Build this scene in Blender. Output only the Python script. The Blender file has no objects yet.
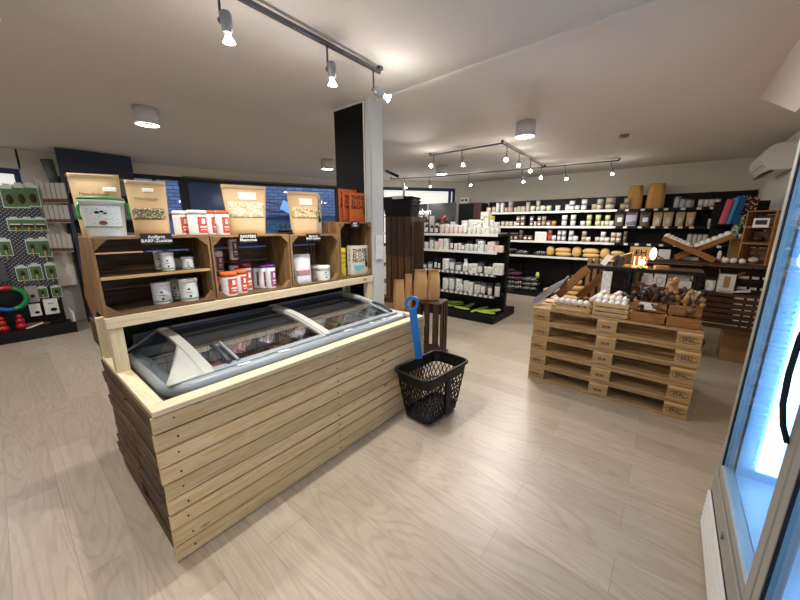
import bpy, math, random
from mathutils import Vector, Matrix
random.seed(7)
R=math.radians; PI=math.pi
scn=bpy.context.scene; COL=scn.collection
# ------------------------------------------------------------------ camera maths (800x600 photograph)
FPX=328.0; HC=1.47; PITCH=math.atan(74/328.); YAW=R(39.19)
def ray(px,py):
    r,u,f=px-400.,300.-py,FPX
    c,s=math.cos(PITCH),math.sin(PITCH)
    F=f*c+u*s; U=u*c-f*s
    c,s=math.cos(YAW),math.sin(YAW)
    return Vector((r*c-F*s, r*s+F*c, U))
def hit(px,py,ax,val):
    """world point on an axis plane seen at a pixel of the photograph"""
    d=ray(px,py); o=(0,0,HC); t=(val-o[ax])/d[ax]
    return Vector((d.x*t,d.y*t,HC+d.z*t))
def zat(px,py,x,y):
    d=ray(px,py); return HC+d.z*math.hypot(x,y)/math.hypot(d.x,d.y)
def fit(px,yb,yt,pw,ax,val,z=None):
    """x,y,z,width,height of a thing standing on a real shelf"""
    p=hit(px,(yb+yt)/2,ax,val)
    zb=zat(px,yb,p.x,p.y); zt=zat(px,yt,p.x,p.y)
    depth=(-p.x*math.sin(YAW)+p.y*math.cos(YAW))
    az=math.atan2(p.x*math.cos(YAW)+p.y*math.sin(YAW),depth)
    w=pw*depth*math.cos(az)/FPX
    return p.x,p.y,(zb if z is None else z),w,zt-zb
cam=bpy.data.cameras.new('camera'); cam.sensor_width=36; cam.lens=FPX*36/800; cam.clip_start=.02
co=bpy.data.objects.new('camera',cam); COL.objects.link(co); co.location=(0,0,HC)
co.rotation_euler=(PI/2-PITCH,0,YAW); scn.camera=co
vs=scn.view_settings; vs.view_transform='Standard'; vs.look='None'; vs.gamma=1; vs.use_curve_mapping=False; vs.exposure=0.0

# ------------------------------------------------------------------ materials
def lin(c):
    return tuple(((v/255.)/12.92 if v/255.<=.04045 else ((v/255.+.055)/1.055)**2.4) for v in c)+(1,)
M={}
def newmat(n):
    m=bpy.data.materials.new(n); m.use_nodes=True; nt=m.node_tree
    return m,nt,nt.nodes['Principled BSDF'],nt.nodes.new,nt.links.new
def plain(n,c,rough=.5,metal=0,spec=.5,noise=.06,nscale=60,bump=0):
    if n in M: return M[n]
    m,nt,b,N,L=newmat(n)
    b.inputs['Roughness'].default_value=rough; b.inputs['Metallic'].default_value=metal
    b.inputs['Specular IOR Level'].default_value=spec
    tc=N('ShaderNodeTexCoord'); nz=N('ShaderNodeTexNoise'); nz.inputs['Scale'].default_value=nscale
    L(tc.outputs['Object'],nz.inputs['Vector'])
    mx=N('ShaderNodeMix'); mx.data_type='RGBA'; c4=lin(c)
    mx.inputs['A'].default_value=tuple(v*(1-noise) for v in c4[:3])+(1,)
    mx.inputs['B'].default_value=tuple(min(1,v*(1+noise)) for v in c4[:3])+(1,)
    L(nz.outputs['Fac'],mx.inputs['Factor']); L(mx.outputs['Result'],b.inputs['Base Color'])
    if bump:
        bp=N('ShaderNodeBump'); bp.inputs['Strength'].default_value=bump; bp.inputs['Distance'].default_value=.01
        L(nz.outputs['Fac'],bp.inputs['Height']); L(bp.outputs['Normal'],b.inputs['Normal'])
    M[n]=m; return m
def wood(n,c1,c2,knot=True,rough=.6,island=.25,gs=1.0):
    """planks with grain along U (each board has its own UV island)"""
    if n in M: return M[n]
    m,nt,b,N,L=newmat(n); b.inputs['Roughness'].default_value=rough; b.inputs['Specular IOR Level'].default_value=.3
    uv=N('ShaderNodeUVMap'); mp=N('ShaderNodeMapping'); mp.inputs['Scale'].default_value=(2.2*gs,28*gs,1)
    L(uv.outputs['UV'],mp.inputs['Vector'])
    nz=N('ShaderNodeTexNoise'); nz.inputs['Scale'].default_value=1.6; nz.inputs['Detail'].default_value=6; nz.inputs['Distortion'].default_value=1.2
    L(mp.outputs['Vector'],nz.inputs['Vector'])
    cr=N('ShaderNodeValToRGB'); cr.color_ramp.elements[0].position=.3; cr.color_ramp.elements[1].position=.7
    cr.color_ramp.elements[0].color=lin(c2); cr.color_ramp.elements[1].color=lin(c1)
    L(nz.outputs['Fac'],cr.inputs['Fac'])
    g=N('ShaderNodeNewGeometry'); mr=N('ShaderNodeMapRange'); mr.inputs['To Min'].default_value=1-island; mr.inputs['To Max'].default_value=1+island*.5
    L(g.outputs['Random Per Island'],mr.inputs['Value'])
    mu=N('ShaderNodeMix'); mu.data_type='RGBA'; mu.blend_type='MULTIPLY'; mu.inputs['Factor'].default_value=1
    L(cr.outputs['Color'],mu.inputs['A']); L(mr.outputs['Result'],mu.inputs['B'])
    out=mu.outputs['Result']
    if knot:
        mk=N('ShaderNodeMapping'); mk.inputs['Scale'].default_value=(3.0,6.5,1); L(uv.outputs['UV'],mk.inputs['Vector'])
        vo=N('ShaderNodeTexVoronoi'); vo.inputs['Scale'].default_value=1; L(mk.outputs['Vector'],vo.inputs['Vector'])
        r2=N('ShaderNodeValToRGB'); r2.color_ramp.elements[0].position=.035; r2.color_ramp.elements[1].position=.1
        r2.color_ramp.elements[0].color=(.22,.15,.1,1); r2.color_ramp.elements[1].color=(1,1,1,1)
        L(vo.outputs['Distance'],r2.inputs['Fac'])
        m2=N('ShaderNodeMix'); m2.data_type='RGBA'; m2.blend_type='MULTIPLY'; m2.inputs['Factor'].default_value=.8
        L(out,m2.inputs['A']); L(r2.outputs['Color'],m2.inputs['B']); out=m2.outputs['Result']
    L(out,b.inputs['Base Color'])
    bp=N('ShaderNodeBump'); bp.inputs['Strength'].default_value=.25; bp.inputs['Distance'].default_value=.004
    L(nz.outputs['Fac'],bp.inputs['Height']); L(bp.outputs['Normal'],b.inputs['Normal'])
    M[n]=m; return m
def printed(n,base,ink,sx=60,sy=90,thr=.56,rough=.4):
    """paper label with small rows of illegible print"""
    if n in M: return M[n]
    m,nt,b,N,L=newmat(n); b.inputs['Roughness'].default_value=rough
    uv=N('ShaderNodeUVMap'); mp=N('ShaderNodeMapping'); mp.inputs['Scale'].default_value=(sx*.25,sy,1); L(uv.outputs['UV'],mp.inputs['Vector'])
    nz=N('ShaderNodeTexNoise'); nz.noise_dimensions='2D'; nz.inputs['Scale'].default_value=1; nz.inputs['Detail'].default_value=1
    L(mp.outputs['Vector'],nz.inputs['Vector'])
    gt=N('ShaderNodeMath'); gt.operation='GREATER_THAN'; gt.inputs[1].default_value=thr; L(nz.outputs['Fac'],gt.inputs[0])
    mx=N('ShaderNodeMix'); mx.data_type='RGBA'; mx.inputs['A'].default_value=lin(base); mx.inputs['B'].default_value=lin(ink)
    L(gt.outputs[0],mx.inputs['Factor']); L(mx.outputs['Result'],b.inputs['Base Color'])
    M[n]=m; return m
def speck(n,c1,c2,c3,scale=120,rough=.7,bump=.6):
    if n in M: return M[n]
    m,nt,b,N,L=newmat(n); b.inputs['Roughness'].default_value=rough
    tc=N('ShaderNodeTexCoord'); vo=N('ShaderNodeTexVoronoi'); vo.inputs['Scale'].default_value=scale; L(tc.outputs['Object'],vo.inputs['Vector'])
    sp=N('ShaderNodeSeparateColor'); L(vo.outputs['Color'],sp.inputs['Color'])
    cr=N('ShaderNodeValToRGB'); cr.color_ramp.interpolation='CONSTANT'
    e=cr.color_ramp.elements; e[0].color=lin(c1); e[0].position=0; e[1].color=lin(c2); e[1].position=.4; x=e.new(.75); x.color=lin(c3)
    L(sp.outputs['Red'],cr.inputs['Fac']); L(cr.outputs['Color'],b.inputs['Base Color'])
    bp=N('ShaderNodeBump'); bp.inputs['Strength'].default_value=bump; bp.inputs['Distance'].default_value=.004
    L(vo.outputs['Distance'],bp.inputs['Height']); L(bp.outputs['Normal'],b.inputs['Normal'])
    M[n]=m; return m
def emit(n,c,s):
    if n in M: return M[n]
    m,nt,b,N,L=newmat(n); b.inputs['Base Color'].default_value=lin(c); b.inputs['Emission Color'].default_value=lin(c); b.inputs['Emission Strength'].default_value=s
    M[n]=m; return m
def glass(n,tint=(1,1,1),refl=.12,rough=.02):
    if n in M: return M[n]
    m,nt,b,N,L=newmat(n); out=nt.nodes['Material Output']; nt.nodes.remove(b)
    t=N('ShaderNodeBsdfTransparent'); t.inputs['Color'].default_value=tuple(tint)+(1,)
    g=N('ShaderNodeBsdfGlossy'); g.inputs['Roughness'].default_value=rough
    lw=N('ShaderNodeLayerWeight'); lw.inputs['Blend'].default_value=.25
    mr=N('ShaderNodeMapRange'); mr.inputs['To Min'].default_value=refl*.5; mr.inputs['To Max'].default_value=min(1,refl*3.5)
    L(lw.outputs['Fresnel'],mr.inputs['Value'])
    mx=N('ShaderNodeMixShader'); L(mr.outputs['Result'],mx.inputs['Fac']); L(t.outputs[0],mx.inputs[1]); L(g.outputs[0],mx.inputs[2]); L(mx.outputs[0],out.inputs['Surface'])
    M[n]=m; return m

# ------------------------------------------------------------------ mesh building
class MB:
    def __init__(s): s.v=[];s.f=[];s.uv=[];s.mi=[];s.mats=[];s.sm=[]
    def mi_(s,mat):
        if mat not in s.mats: s.mats.append(mat)
        return s.mats.index(mat)
    def add(s,vs,fs,uvs,mat,smooth=False):
        o=len(s.v); s.v+= [tuple(p) for p in vs]; k=s.mi_(mat)
        for f,u in zip(fs,uvs):
            s.f.append([i+o for i in f]); s.uv.append(u); s.mi.append(k); s.sm.append(smooth)
        return s
    def box(s,c,d,mat,rot=None,long=None,taper=1.0):
        """c centre, d full size, rot a Matrix(3x3) or z angle; UV grain runs along the longest side"""
        hx,hy,hz=[v/2. for v in d]
        P=[Vector((sx*hx*(taper if sz>0 else 1),sy*hy*(taper if sz>0 else 1),sz*hz)) for sx in(-1,1) for sy in(-1,1) for sz in(-1,1)]
        F=[((0,1,3,2),0),((4,6,7,5),0),((0,4,5,1),1),((2,3,7,6),1),((0,2,6,4),2),((1,5,7,3),2)]
        L=long if long is not None else max(range(3),key=lambda i:d[i]); ou,ov=random.random()*9,random.random()*9
        us=[]
        for f,n in F:
            ax=[a for a in range(3) if a!=n]
            if L in ax: a=L; b=[q for q in ax if q!=L][0]
            else: a,b=ax
            us.append([(P[i][a]+ou,P[i][b]+ov+n*.37) for i in f])
        if rot is not None:
            m=rot if isinstance(rot,Matrix) else Matrix.Rotation(rot,3,'Z')
            P=[m@p for p in P]
        c=Vector(c); return s.add([p+c for p in P],[f for f,n in F],us,mat)
    def bb(s,a,b,mat,**k):
        return s.box([(a[i]+b[i])/2 for i in range(3)],[abs(b[i]-a[i]) for i in range(3)],mat,**k)
    def bar(s,p,q,w,h,mat,up=(0,0,1)):
        """rectangular bar between two points"""
        p,q=Vector(p),Vector(q); d=(q-p); L=d.length; x=d.normalized(); y=Vector(up).cross(x)
        if y.length<1e-4: y=Vector((0,1,0)).cross(x)
        y.normalize(); z=x.cross(y)
        return s.box((p+q)/2,(L,w,h),mat,rot=Matrix((x,y,z)).transposed())
    def tube(s,pts,r,mat,n=8,smooth=True,cap=True):
        pts=[Vector(p) for p in pts]; rs=r if isinstance(r,(list,tuple)) else [r]*len(pts)
        vs=[];fs=[];us=[];ref=None
        for i,p in enumerate(pts):
            t=(pts[min(i+1,len(pts)-1)]-pts[max(i-1,0)]).normalized()
            if ref is None: ref=t.orthogonal().normalized()
            ref=(ref-t*ref.dot(t)).normalized(); b=t.cross(ref)
            for k in range(n):
                a=2*PI*k/n; vs.append(p+(ref*math.cos(a)+b*math.sin(a))*rs[i])
        for i in range(len(pts)-1):
            for k in range(n):
                k2=(k+1)%n; fs.append((i*n+k,i*n+k2,(i+1)*n+k2,(i+1)*n+k)); us.append([(i*.1,k/n),(i*.1,(k+1)/n),(i*.1+.1,(k+1)/n),(i*.1+.1,k/n)])
        if cap:
            fs.append(tuple(range(n))[::-1]); us.append([(0,0)]*n)
            fs.append(tuple(range((len(pts)-1)*n,len(pts)*n))); us.append([(0,0)]*n)
        return s.add(vs,fs,us,mat,smooth)
    def lathe(s,prof,mat,n=20,c=(0,0,0),a0=0,a1=2*PI,smooth=True,off=0,caps=True):
        """prof [(r,z)...]; a0..a1 arc, angle 0 = +X"""
        full=abs(a1-a0-2*PI)<1e-6; m=n if full else n+1; vs=[];fs=[];us=[];c=Vector(c)
        for r,z in prof:
            for k in range(m):
                a=a0+(a1-a0)*k/n; vs.append(c+Vector(((r+off)*math.cos(a),(r+off)*math.sin(a),z)))
        for i in range(len(prof)-1):
            for k in range(n):
                k2=(k+1)%m
                fs.append((i*m+k,i*m+k2,(i+1)*m+k2,(i+1)*m+k))
                R_=max(prof[i][0],.01); A=lambda q:(a0+(a1-a0)*q/n)*R_
                us.append([(A(k),prof[i][1]),(A(k+1),prof[i][1]),(A(k+1),prof[i+1][1]),(A(k),prof[i+1][1])])
        if full and caps:
            if prof[0][0]>1e-5: fs.append(tuple(range(m))[::-1]); us.append([(0,0)]*m)
            if prof[-1][0]>1e-5: fs.append(tuple(range((len(prof)-1)*m,len(prof)*m))); us.append([(0,0)]*m)
        return s.add(vs,fs,us,mat,smooth)
    def prism(s,poly,axis,a,b,mat,smooth=False):
        """poly of 2D points in the two other axes (cyclic order), extruded along axis from a to b"""
        n=len(poly); vs=[]
        for t in (a,b):
            for p,q in poly:
                v=[0,0,0]; v[axis]=t; v[(axis+1)%3]=p; v[(axis+2)%3]=q; vs.append(v)
        fs=[tuple(range(n))[::-1],tuple(range(n,2*n))]+[(i,(i+1)%n,n+(i+1)%n,n+i) for i in range(n)]
        us=[[(p,q) for p,q in poly][::-1],[(p,q) for p,q in poly]]+[[(a,i*.1),(a,i*.1+.1),(b,i*.1+.1),(b,i*.1)] for i in range(n)]
        return s.add(vs,fs,us,mat,smooth)
    def grid(s,fn,nu,nv,mat,smooth=True,thick=0):
        vs=[];fs=[];us=[]
        for j in range(nv+1):
            for i in range(nu+1): vs.append(fn(i/nu,j/nv))
        for j in range(nv):
            for i in range(nu):
                a=j*(nu+1)+i; fs.append((a,a+1,a+nu+2,a+nu+1)); us.append([(i/nu,j/nv),((i+1)/nu,j/nv),((i+1)/nu,(j+1)/nv),(i/nu,(j+1)/nv)])
        return s.add(vs,fs,us,mat,smooth)
    def sphere(s,c,r,mat,n=12,m=8,sc=(1,1,1)):
        vs=[];fs=[];us=[];c=Vector(c)
        for j in range(1,m):
            t=PI*j/m
            for k in range(n):
                a=2*PI*k/n; vs.append(c+Vector((math.sin(t)*math.cos(a)*r*sc[0],math.sin(t)*math.sin(a)*r*sc[1],math.cos(t)*r*sc[2])))
        vs.append(c+Vector((0,0,r*sc[2]))); vs.append(c-Vector((0,0,r*sc[2]))); T=len(vs)-2
        for j in range(m-2):
            for k in range(n):
                k2=(k+1)%n; fs.append((j*n+k,(j+1)*n+k,(j+1)*n+k2,j*n+k2)); us.append([(0,0)]*4)
        for k in range(n):
            k2=(k+1)%n; fs.append((T,k,k2)); us.append([(0,0)]*3); fs.append((T+1,(m-2)*n+k2,(m-2)*n+k)); us.append([(0,0)]*3)
        return s.add(vs,fs,us,mat,True)
    def mesh(s,name):
        me=bpy.data.meshes.new(name); me.from_pydata(s.v,[],s.f)
        ul=me.uv_layers.new(name='UVMap'); i=0
        for p,u,k,sm in zip(me.polygons,s.uv,s.mi,s.sm):
            p.material_index=k; p.use_smooth=sm
            for q in u: ul.data[i].uv=q; i+=1
        for m in s.mats: me.materials.append(m)
        me.update(); return me
    def obj(s,name,parent=None,bevel=0,loc=None,rot=None):
        o=bpy.data.objects.new(name,s.mesh(name)); COL.objects.link(o)
        if parent: o.parent=parent
        if loc is not None: o.location=loc
        if rot is not None: o.rotation_euler=rot
        if bevel:
            b=o.modifiers.new('bevel','BEVEL'); b.width=bevel; b.segments=2; b.limit_method='ANGLE'; b.angle_limit=R(35)
        return o
def empty(name,loc=(0,0,0),rz=0):
    o=bpy.data.objects.new(name,None); COL.objects.link(o); o.location=loc; o.rotation_euler=(0,0,rz); o.empty_display_size=.05; return o
def tag(o,label,cat,group=None,kind=None):
    o['label']=label; o['category']=cat
    if group: o['group']=group
    if kind: o['kind']=kind
    return o
def struct(name,mb,bevel=0):
    o=mb.obj(name,bevel=bevel); o['kind']='structure'; return o
def copy_tree(o,parent=None):
    c=o.copy(); COL.objects.link(c)
    if parent: c.parent=parent
    for ch in list(o.children): copy_tree(ch,c)
    return c
_txt={}
def text(txt,size,mat,name='lettering',parent=None,loc=(0,0,0),rz=0,face='X',ext=.0008,align='CENTER',space=1.0):
    """lettering as a thin mesh, readable from +X (turn with rz)"""
    k=(txt,size,mat.name,align,space)
    if k not in _txt:
        cu=bpy.data.curves.new('t','FONT'); cu.body=txt; cu.size=size; cu.extrude=ext; cu.align_x=align; cu.align_y='CENTER'; cu.resolution_u=2; cu.space_line=space
        cu.offset=size*.012
        to=bpy.data.objects.new('t',cu); COL.objects.link(to); bpy.context.view_layer.update()
        me=bpy.data.meshes.new_from_object(to); bpy.data.objects.remove(to)
        for v in me.vertices: x,y,z=v.co; v.co=(z,x,y)
        me.materials.clear(); me.materials.append(mat); me.name=name; _txt[k]=me
    o=bpy.data.objects.new(name,_txt[k]); COL.objects.link(o); o.location=loc; o.rotation_euler=(0,0,rz)
    if parent: o.parent=parent
    return o
# registry of repeated goods: builds a prototype once, copies it and writes an ordinal label
PROTO={}; REG=[]
def put(key,build,loc,desc,cat,place,group=None,rz=0,scale=(1,1,1),rot=None):
    if key not in PROTO: o=build(); PROTO[key]=o
    else: o=copy_tree(PROTO[key])
    o.location=loc; o.rotation_euler=rot if rot else (0,0,rz); o.scale=scale
    o['category']=cat
    if group: o['group']=group
    elif 'group' in o: del o['group']
    d=ray(1,1); x,y=loc[0],loc[1]
    s=(x*math.cos(YAW)+y*math.sin(YAW))/max(.1,(-x*math.sin(YAW)+y*math.cos(YAW)))
    REG.append((o,desc,place,s)); return o
ORD=['first','second','third','fourth','fifth','sixth','seventh','eighth','ninth','tenth','eleventh','twelfth','thirteenth','fourteenth','fifteenth','sixteenth','seventeenth','eighteenth','nineteenth','twentieth','twenty-first','twenty-second','twenty-third','twenty-fourth','twenty-fifth','twenty-sixth','twenty-seventh','twenty-eighth','twenty-ninth','thirtieth','thirty-first','thirty-second','thirty-third','thirty-fourth','thirty-fifth','thirty-sixth','thirty-seventh','thirty-eighth','thirty-ninth','fortieth']
def finish_labels():
    g={}
    for r in REG: g.setdefault((r[1],r[2]),[]).append(r)
    for (d,p),l in g.items():
        l.sort(key=lambda r:r[3])
        if len(l)==1: l[0][0]['label']='%s %s'%(d,p)
        elif len(l)==2:
            l[0][0]['label']='%s %s, left of two'%(d,p); l[1][0]['label']='%s %s, right of two'%(d,p)
        else:
            for i,r in enumerate(l): r[0]['label']='%s %s, %s from left'%(d,p,ORD[i])
# ------------------------------------------------------------------ palette
W_PINE=wood('pine',(226,202,160),(196,166,120),island=.24,gs=1.5)
W_PINE_L=wood('pale_pine',(224,208,178),(204,184,148),island=.06,gs=1.3)
W_WEATH=wood('weathered_dark_wood',(104,76,46),(52,34,18),island=.5)
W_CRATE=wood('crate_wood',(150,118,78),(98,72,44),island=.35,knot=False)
W_CRATE_IN=wood('darker_inner_boards',(112,88,60),(64,48,32),island=.4,knot=False)  # darker tone of the crate wood for the inner boards
W_DARK=wood('dark_stained_wood',(84,62,44),(44,31,22),island=.35,knot=False)
W_PAL=wood('pallet_wood',(222,186,136),(164,124,80),island=.5)
W_ORANGE=wood('orange_brown_wood',(170,116,64),(120,76,38),island=.25,knot=False)
W_BOX=wood('light_box_wood',(206,176,126),(166,134,88),island=.2,knot=False)
BLACK=plain('black_plastic',(12,12,14),.5,spec=.3)
BLACKM=plain('black_painted_steel',(13,13,15),.5,spec=.3)
DARKM=plain('dark_steel',(50,50,54),.4,.6)
GREYP=plain('freezer_grey_plastic',(138,146,152),.35,nscale=8,noise=.03)
GREYD=plain('freezer_dark_plastic',(52,60,70),.35,noise=.03)
GREYL=plain('freezer_light_plastic',(176,178,172),.4,noise=.03)
SILVER=plain('brushed_aluminium',(150,152,158),.35,.7)
TRACKM=plain('track_grey_metal',(96,98,106),.4,.5)
WHITE=plain('white_plastic',(228,228,226),.35,noise=.02)
WHITEM=plain('white_matt',(222,220,214),.7,noise=.03)
PAPER=plain('paper_white',(226,224,216),.8,noise=.03)
KRAFT=plain('kraft_paper',(204,172,130),.7,noise=.08,nscale=14,bump=.25)
KRAFT_O=plain('orange_kraft_paper',(212,160,92),.65,noise=.1,nscale=12,bump=.3)
CARD=plain('brown_cardboard',(150,112,72),.8,noise=.06,nscale=20)
RED=plain('red_plastic',(168,22,26),.35); ORANGE=plain('orange_plastic',(214,98,34),.4); DRED=plain('dark_red_plastic',(126,30,22),.4)
PURPLE=plain('purple_plastic',(88,34,120),.4); NAVY=plain('navy_board',(26,40,64),.5,noise=.05,nscale=6)
GREEN=plain('green_plastic',(24,132,62),.4); LIME=plain('lime_green_pack',(186,214,84),.45,noise=.15,nscale=18)
BLUE=plain('blue_plastic',(18,104,178),.38,noise=.02)
CHALK=plain('chalk_board_black',(24,26,30),.7); CHALKW=plain('chalk_white',(235,235,230),.8,noise=0)
SILVERBAG=plain('silver_foil_bag',(206,206,210),.35,.1,bump=.3,nscale=10)
L_RED=printed('red_label',(188,56,36),(228,150,130),sx=1000,sy=230,thr=.63); L_WHITE=printed('white_label',(226,228,226),(150,150,146),sx=50,sy=60,thr=.64); L_WHN=printed('white_jar_label',(226,228,226),(150,152,150),sx=900,sy=260,thr=.66)
L_WINE=printed('wine_label',(112,28,44),(190,120,130),sx=1000,sy=230,thr=.63); L_MAUVE=printed('magenta_label',(132,34,96),(210,150,190),sx=1000,sy=230,thr=.63)
L_GREENP=printed('green_white_label',(224,224,218),(96,130,60),sx=16,sy=9,thr=.60); L_PINK=printed('pink_white_label',(232,214,206),(160,90,80),sx=20,sy=12,thr=.60)
L_BLACKP=printed('black_white_print',(20,20,22),(190,190,185),sx=26,sy=40,thr=.58)
TAGW=printed('price_tag',(232,232,228),(150,150,150),sx=300,sy=120,thr=.66)

# ------------------------------------------------------------------ floor, ceiling, walls
def floor_mat():
    m,nt,b,N,L=newmat('oak_laminate')
    tc=N('ShaderNodeTexCoord'); br=N('ShaderNodeTexBrick'); br.inputs['Scale'].default_value=1
    br.inputs['Brick Width'].default_value=1.28; br.inputs['Row Height'].default_value=.193; br.inputs['Mortar Size'].default_value=.0016; br.inputs['Mortar Smooth'].default_value=.2
    br.inputs['Color1'].default_value=lin((184,171,154)); br.inputs['Color2'].default_value=lin((170,157,139)); br.inputs['Mortar'].default_value=lin((156,143,126))
    br.offset=.37; br.offset_frequency=2
    L(tc.outputs['Object'],br.inputs['Vector'])
    # per-plank shift of the grain
    sx=N('ShaderNodeSeparateXYZ'); L(tc.outputs['Object'],sx.inputs[0])
    dv=N('ShaderNodeMath'); dv.operation='DIVIDE'; dv.inputs[1].default_value=.193; L(sx.outputs['Y'],dv.inputs[0])
    fl=N('ShaderNodeMath'); fl.operation='FLOOR'; L(dv.outputs[0],fl.inputs[0])
    ml=N('ShaderNodeMath'); ml.operation='MULTIPLY'; ml.inputs[1].default_value=3.71; L(fl.outputs[0],ml.inputs[0])
    cb=N('ShaderNodeCombineXYZ'); L(ml.outputs[0],cb.inputs['X']); L(ml.outputs[0],cb.inputs['Z'])
    ad=N('ShaderNodeVectorMath'); ad.operation='ADD'; L(tc.outputs['Object'],ad.inputs[0]); L(cb.outputs[0],ad.inputs[1])
    mp=N('ShaderNodeMapping'); mp.inputs['Scale'].default_value=(1.3,9,1); L(ad.outputs[0],mp.inputs['Vector'])
    nz=N('ShaderNodeTexNoise'); nz.inputs['Scale'].default_value=1.6; nz.inputs['Detail'].default_value=9; nz.inputs['Distortion'].default_value=2.6; nz.inputs['Roughness'].default_value=.68
    L(mp.outputs[0],nz.inputs['Vector'])
    wv=N('ShaderNodeTexWave'); wv.bands_direction='Y'; wv.inputs['Scale'].default_value=.8; wv.inputs['Distortion'].default_value=16; wv.inputs['Detail'].default_value=2; wv.inputs['Detail Scale'].default_value=.55
    L(mp.outputs[0],wv.inputs['Vector'])
    r=N('ShaderNodeValToRGB'); r.color_ramp.elements[0].position=.3; r.color_ramp.elements[0].color=(.87,.855,.83,1); r.color_ramp.elements[1].position=.68; r.color_ramp.elements[1].color=(1.05,1.05,1.05,1)
    L(nz.outputs['Fac'],r.inputs['Fac'])
    r2=N('ShaderNodeValToRGB'); r2.color_ramp.elements[0].position=0; r2.color_ramp.elements[0].color=(.90,.885,.865,1); r2.color_ramp.elements[1].position=.42; r2.color_ramp.elements[1].color=(1,1,1,1)
    mp2=N('ShaderNodeMapping'); mp2.inputs['Scale'].default_value=(.55,4.2,1); L(ad.outputs[0],mp2.inputs['Vector'])
    n2=N('ShaderNodeTexNoise'); n2.inputs['Scale'].default_value=1; n2.inputs['Detail'].default_value=1.5; n2.inputs['Distortion'].default_value=.5; L(mp2.outputs[0],n2.inputs['Vector'])
    k1=N('ShaderNodeMath'); k1.operation='MULTIPLY'; k1.inputs[1].default_value=150; L(n2.outputs['Fac'],k1.inputs[0])
    k2=N('ShaderNodeMath'); k2.operation='SINE'; L(k1.outputs[0],k2.inputs[0]); k3=N('ShaderNodeMath'); k3.operation='MULTIPLY_ADD'; k3.inputs[1].default_value=.5; k3.inputs[2].default_value=.5; L(k2.outputs[0],k3.inputs[0])
    L(k3.outputs[0],r2.inputs['Fac'])
    m1=N('ShaderNodeMix'); m1.data_type='RGBA'; m1.blend_type='MULTIPLY'; m1.inputs['Factor'].default_value=1; L(br.outputs['Color'],m1.inputs['A']); L(r.outputs['Color'],m1.inputs['B'])
    m2=N('ShaderNodeMix'); m2.data_type='RGBA'; m2.blend_type='MULTIPLY'; m2.inputs['Factor'].default_value=1; L(m1.outputs['Result'],m2.inputs['A']); L(r2.outputs['Color'],m2.inputs['B'])
    L(m2.outputs['Result'],b.inputs['Base Color'])
    b.inputs['Roughness'].default_value=.36; b.inputs['Specular IOR Level'].default_value=.45
    bp=N('ShaderNodeBump'); bp.inputs['Strength'].default_value=.12; bp.inputs['Distance'].default_value=.002; L(nz.outputs['Fac'],bp.inputs['Height']); L(bp.outputs['Normal'],b.inputs['Normal'])
    return m
CEILM=plain('rough_plaster_ceiling',(216,211,207),.9,noise=.05,nscale=70,bump=.3)
WALLM=plain('cream_wall_paint',(222,217,205),.85,noise=.02,nscale=40,bump=.05)
TRIMM=plain('white_trim_paint',(214,212,208),.55,noise=.02)
X0,X1,Y0,Y1,ZC=-7.6,.93,-2.6,7.6,2.5
fo=MB().bb((X0,Y0-.1,-.1),(X1+.15,Y1+.1,0),floor_mat()).obj('floor'); fo['kind']='structure'
struct('ceiling',MB().bb((X0,Y0-.1,ZC),(X1+.15,Y1+.1,ZC+.12),CEILM))
struct('wall_back',MB().bb((-3.87,Y1,0),(X1+.15,Y1+.12,ZC),WALLM))
struct('wall_right',MB().bb((X1,Y0,0),(X1+.12,Y1,ZC),WALLM))
struct('wall_front',MB().bb((-7.35,Y0-.1,0),(X1+.15,Y0,ZC),WALLM))
# left side of the shop follows the polygon of the shop front
PL=[(-7.15,Y0),(-7.15,1.62),(-6.97,2.36),(-6.86,3.13),(-6.0,5.12),(-5.50,5.79),(-4.25,7.36),(-3.87,7.6)]
def wallseg(mb,a,b,z0,z1,mat,t=.12,out=0.0):
    a=Vector((a[0],a[1],0)); b=Vector((b[0],b[1],0)); d=(b-a); n=Vector((-d.y,d.x,0)).normalized()
    c=(a+b)/2+n*(t/2+out); return mb.box((c.x,c.y,(z0+z1)/2),(d.length+.02,t,z1-z0),mat,rot=math.atan2(d.y,d.x))
wl=MB()
# near section: solid wall with a window next to the pegboard
wallseg(wl,PL[0],(-7.15,-.9),0,ZC,WALLM); wallseg(wl,(-7.15,-.9),(-7.15,.42),0,1.0,WALLM); wallseg(wl,(-7.15,-.9),(-7.15,.42),2.24,ZC,WALLM)
wallseg(wl,(-7.15,.42),(-7.15,1.62),0,ZC,WALLM)
for a,b in ((PL[1],PL[2]),(PL[2],PL[3]),(PL[3],PL[4]),(PL[4],PL[5])):
    wallseg(wl,a,b,2.33,ZC,WALLM); 
    if a is not PL[1]: wallseg(wl,a,b,0,.5,WALLM)
wallseg(wl,PL[5],PL[6],2.36,ZC,WALLM); wallseg(wl,PL[5],PL[6],0,1.0,WALLM)
wallseg(wl,PL[6],PL[7],0,ZC,WALLM)
struct('wall_left',wl)
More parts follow.
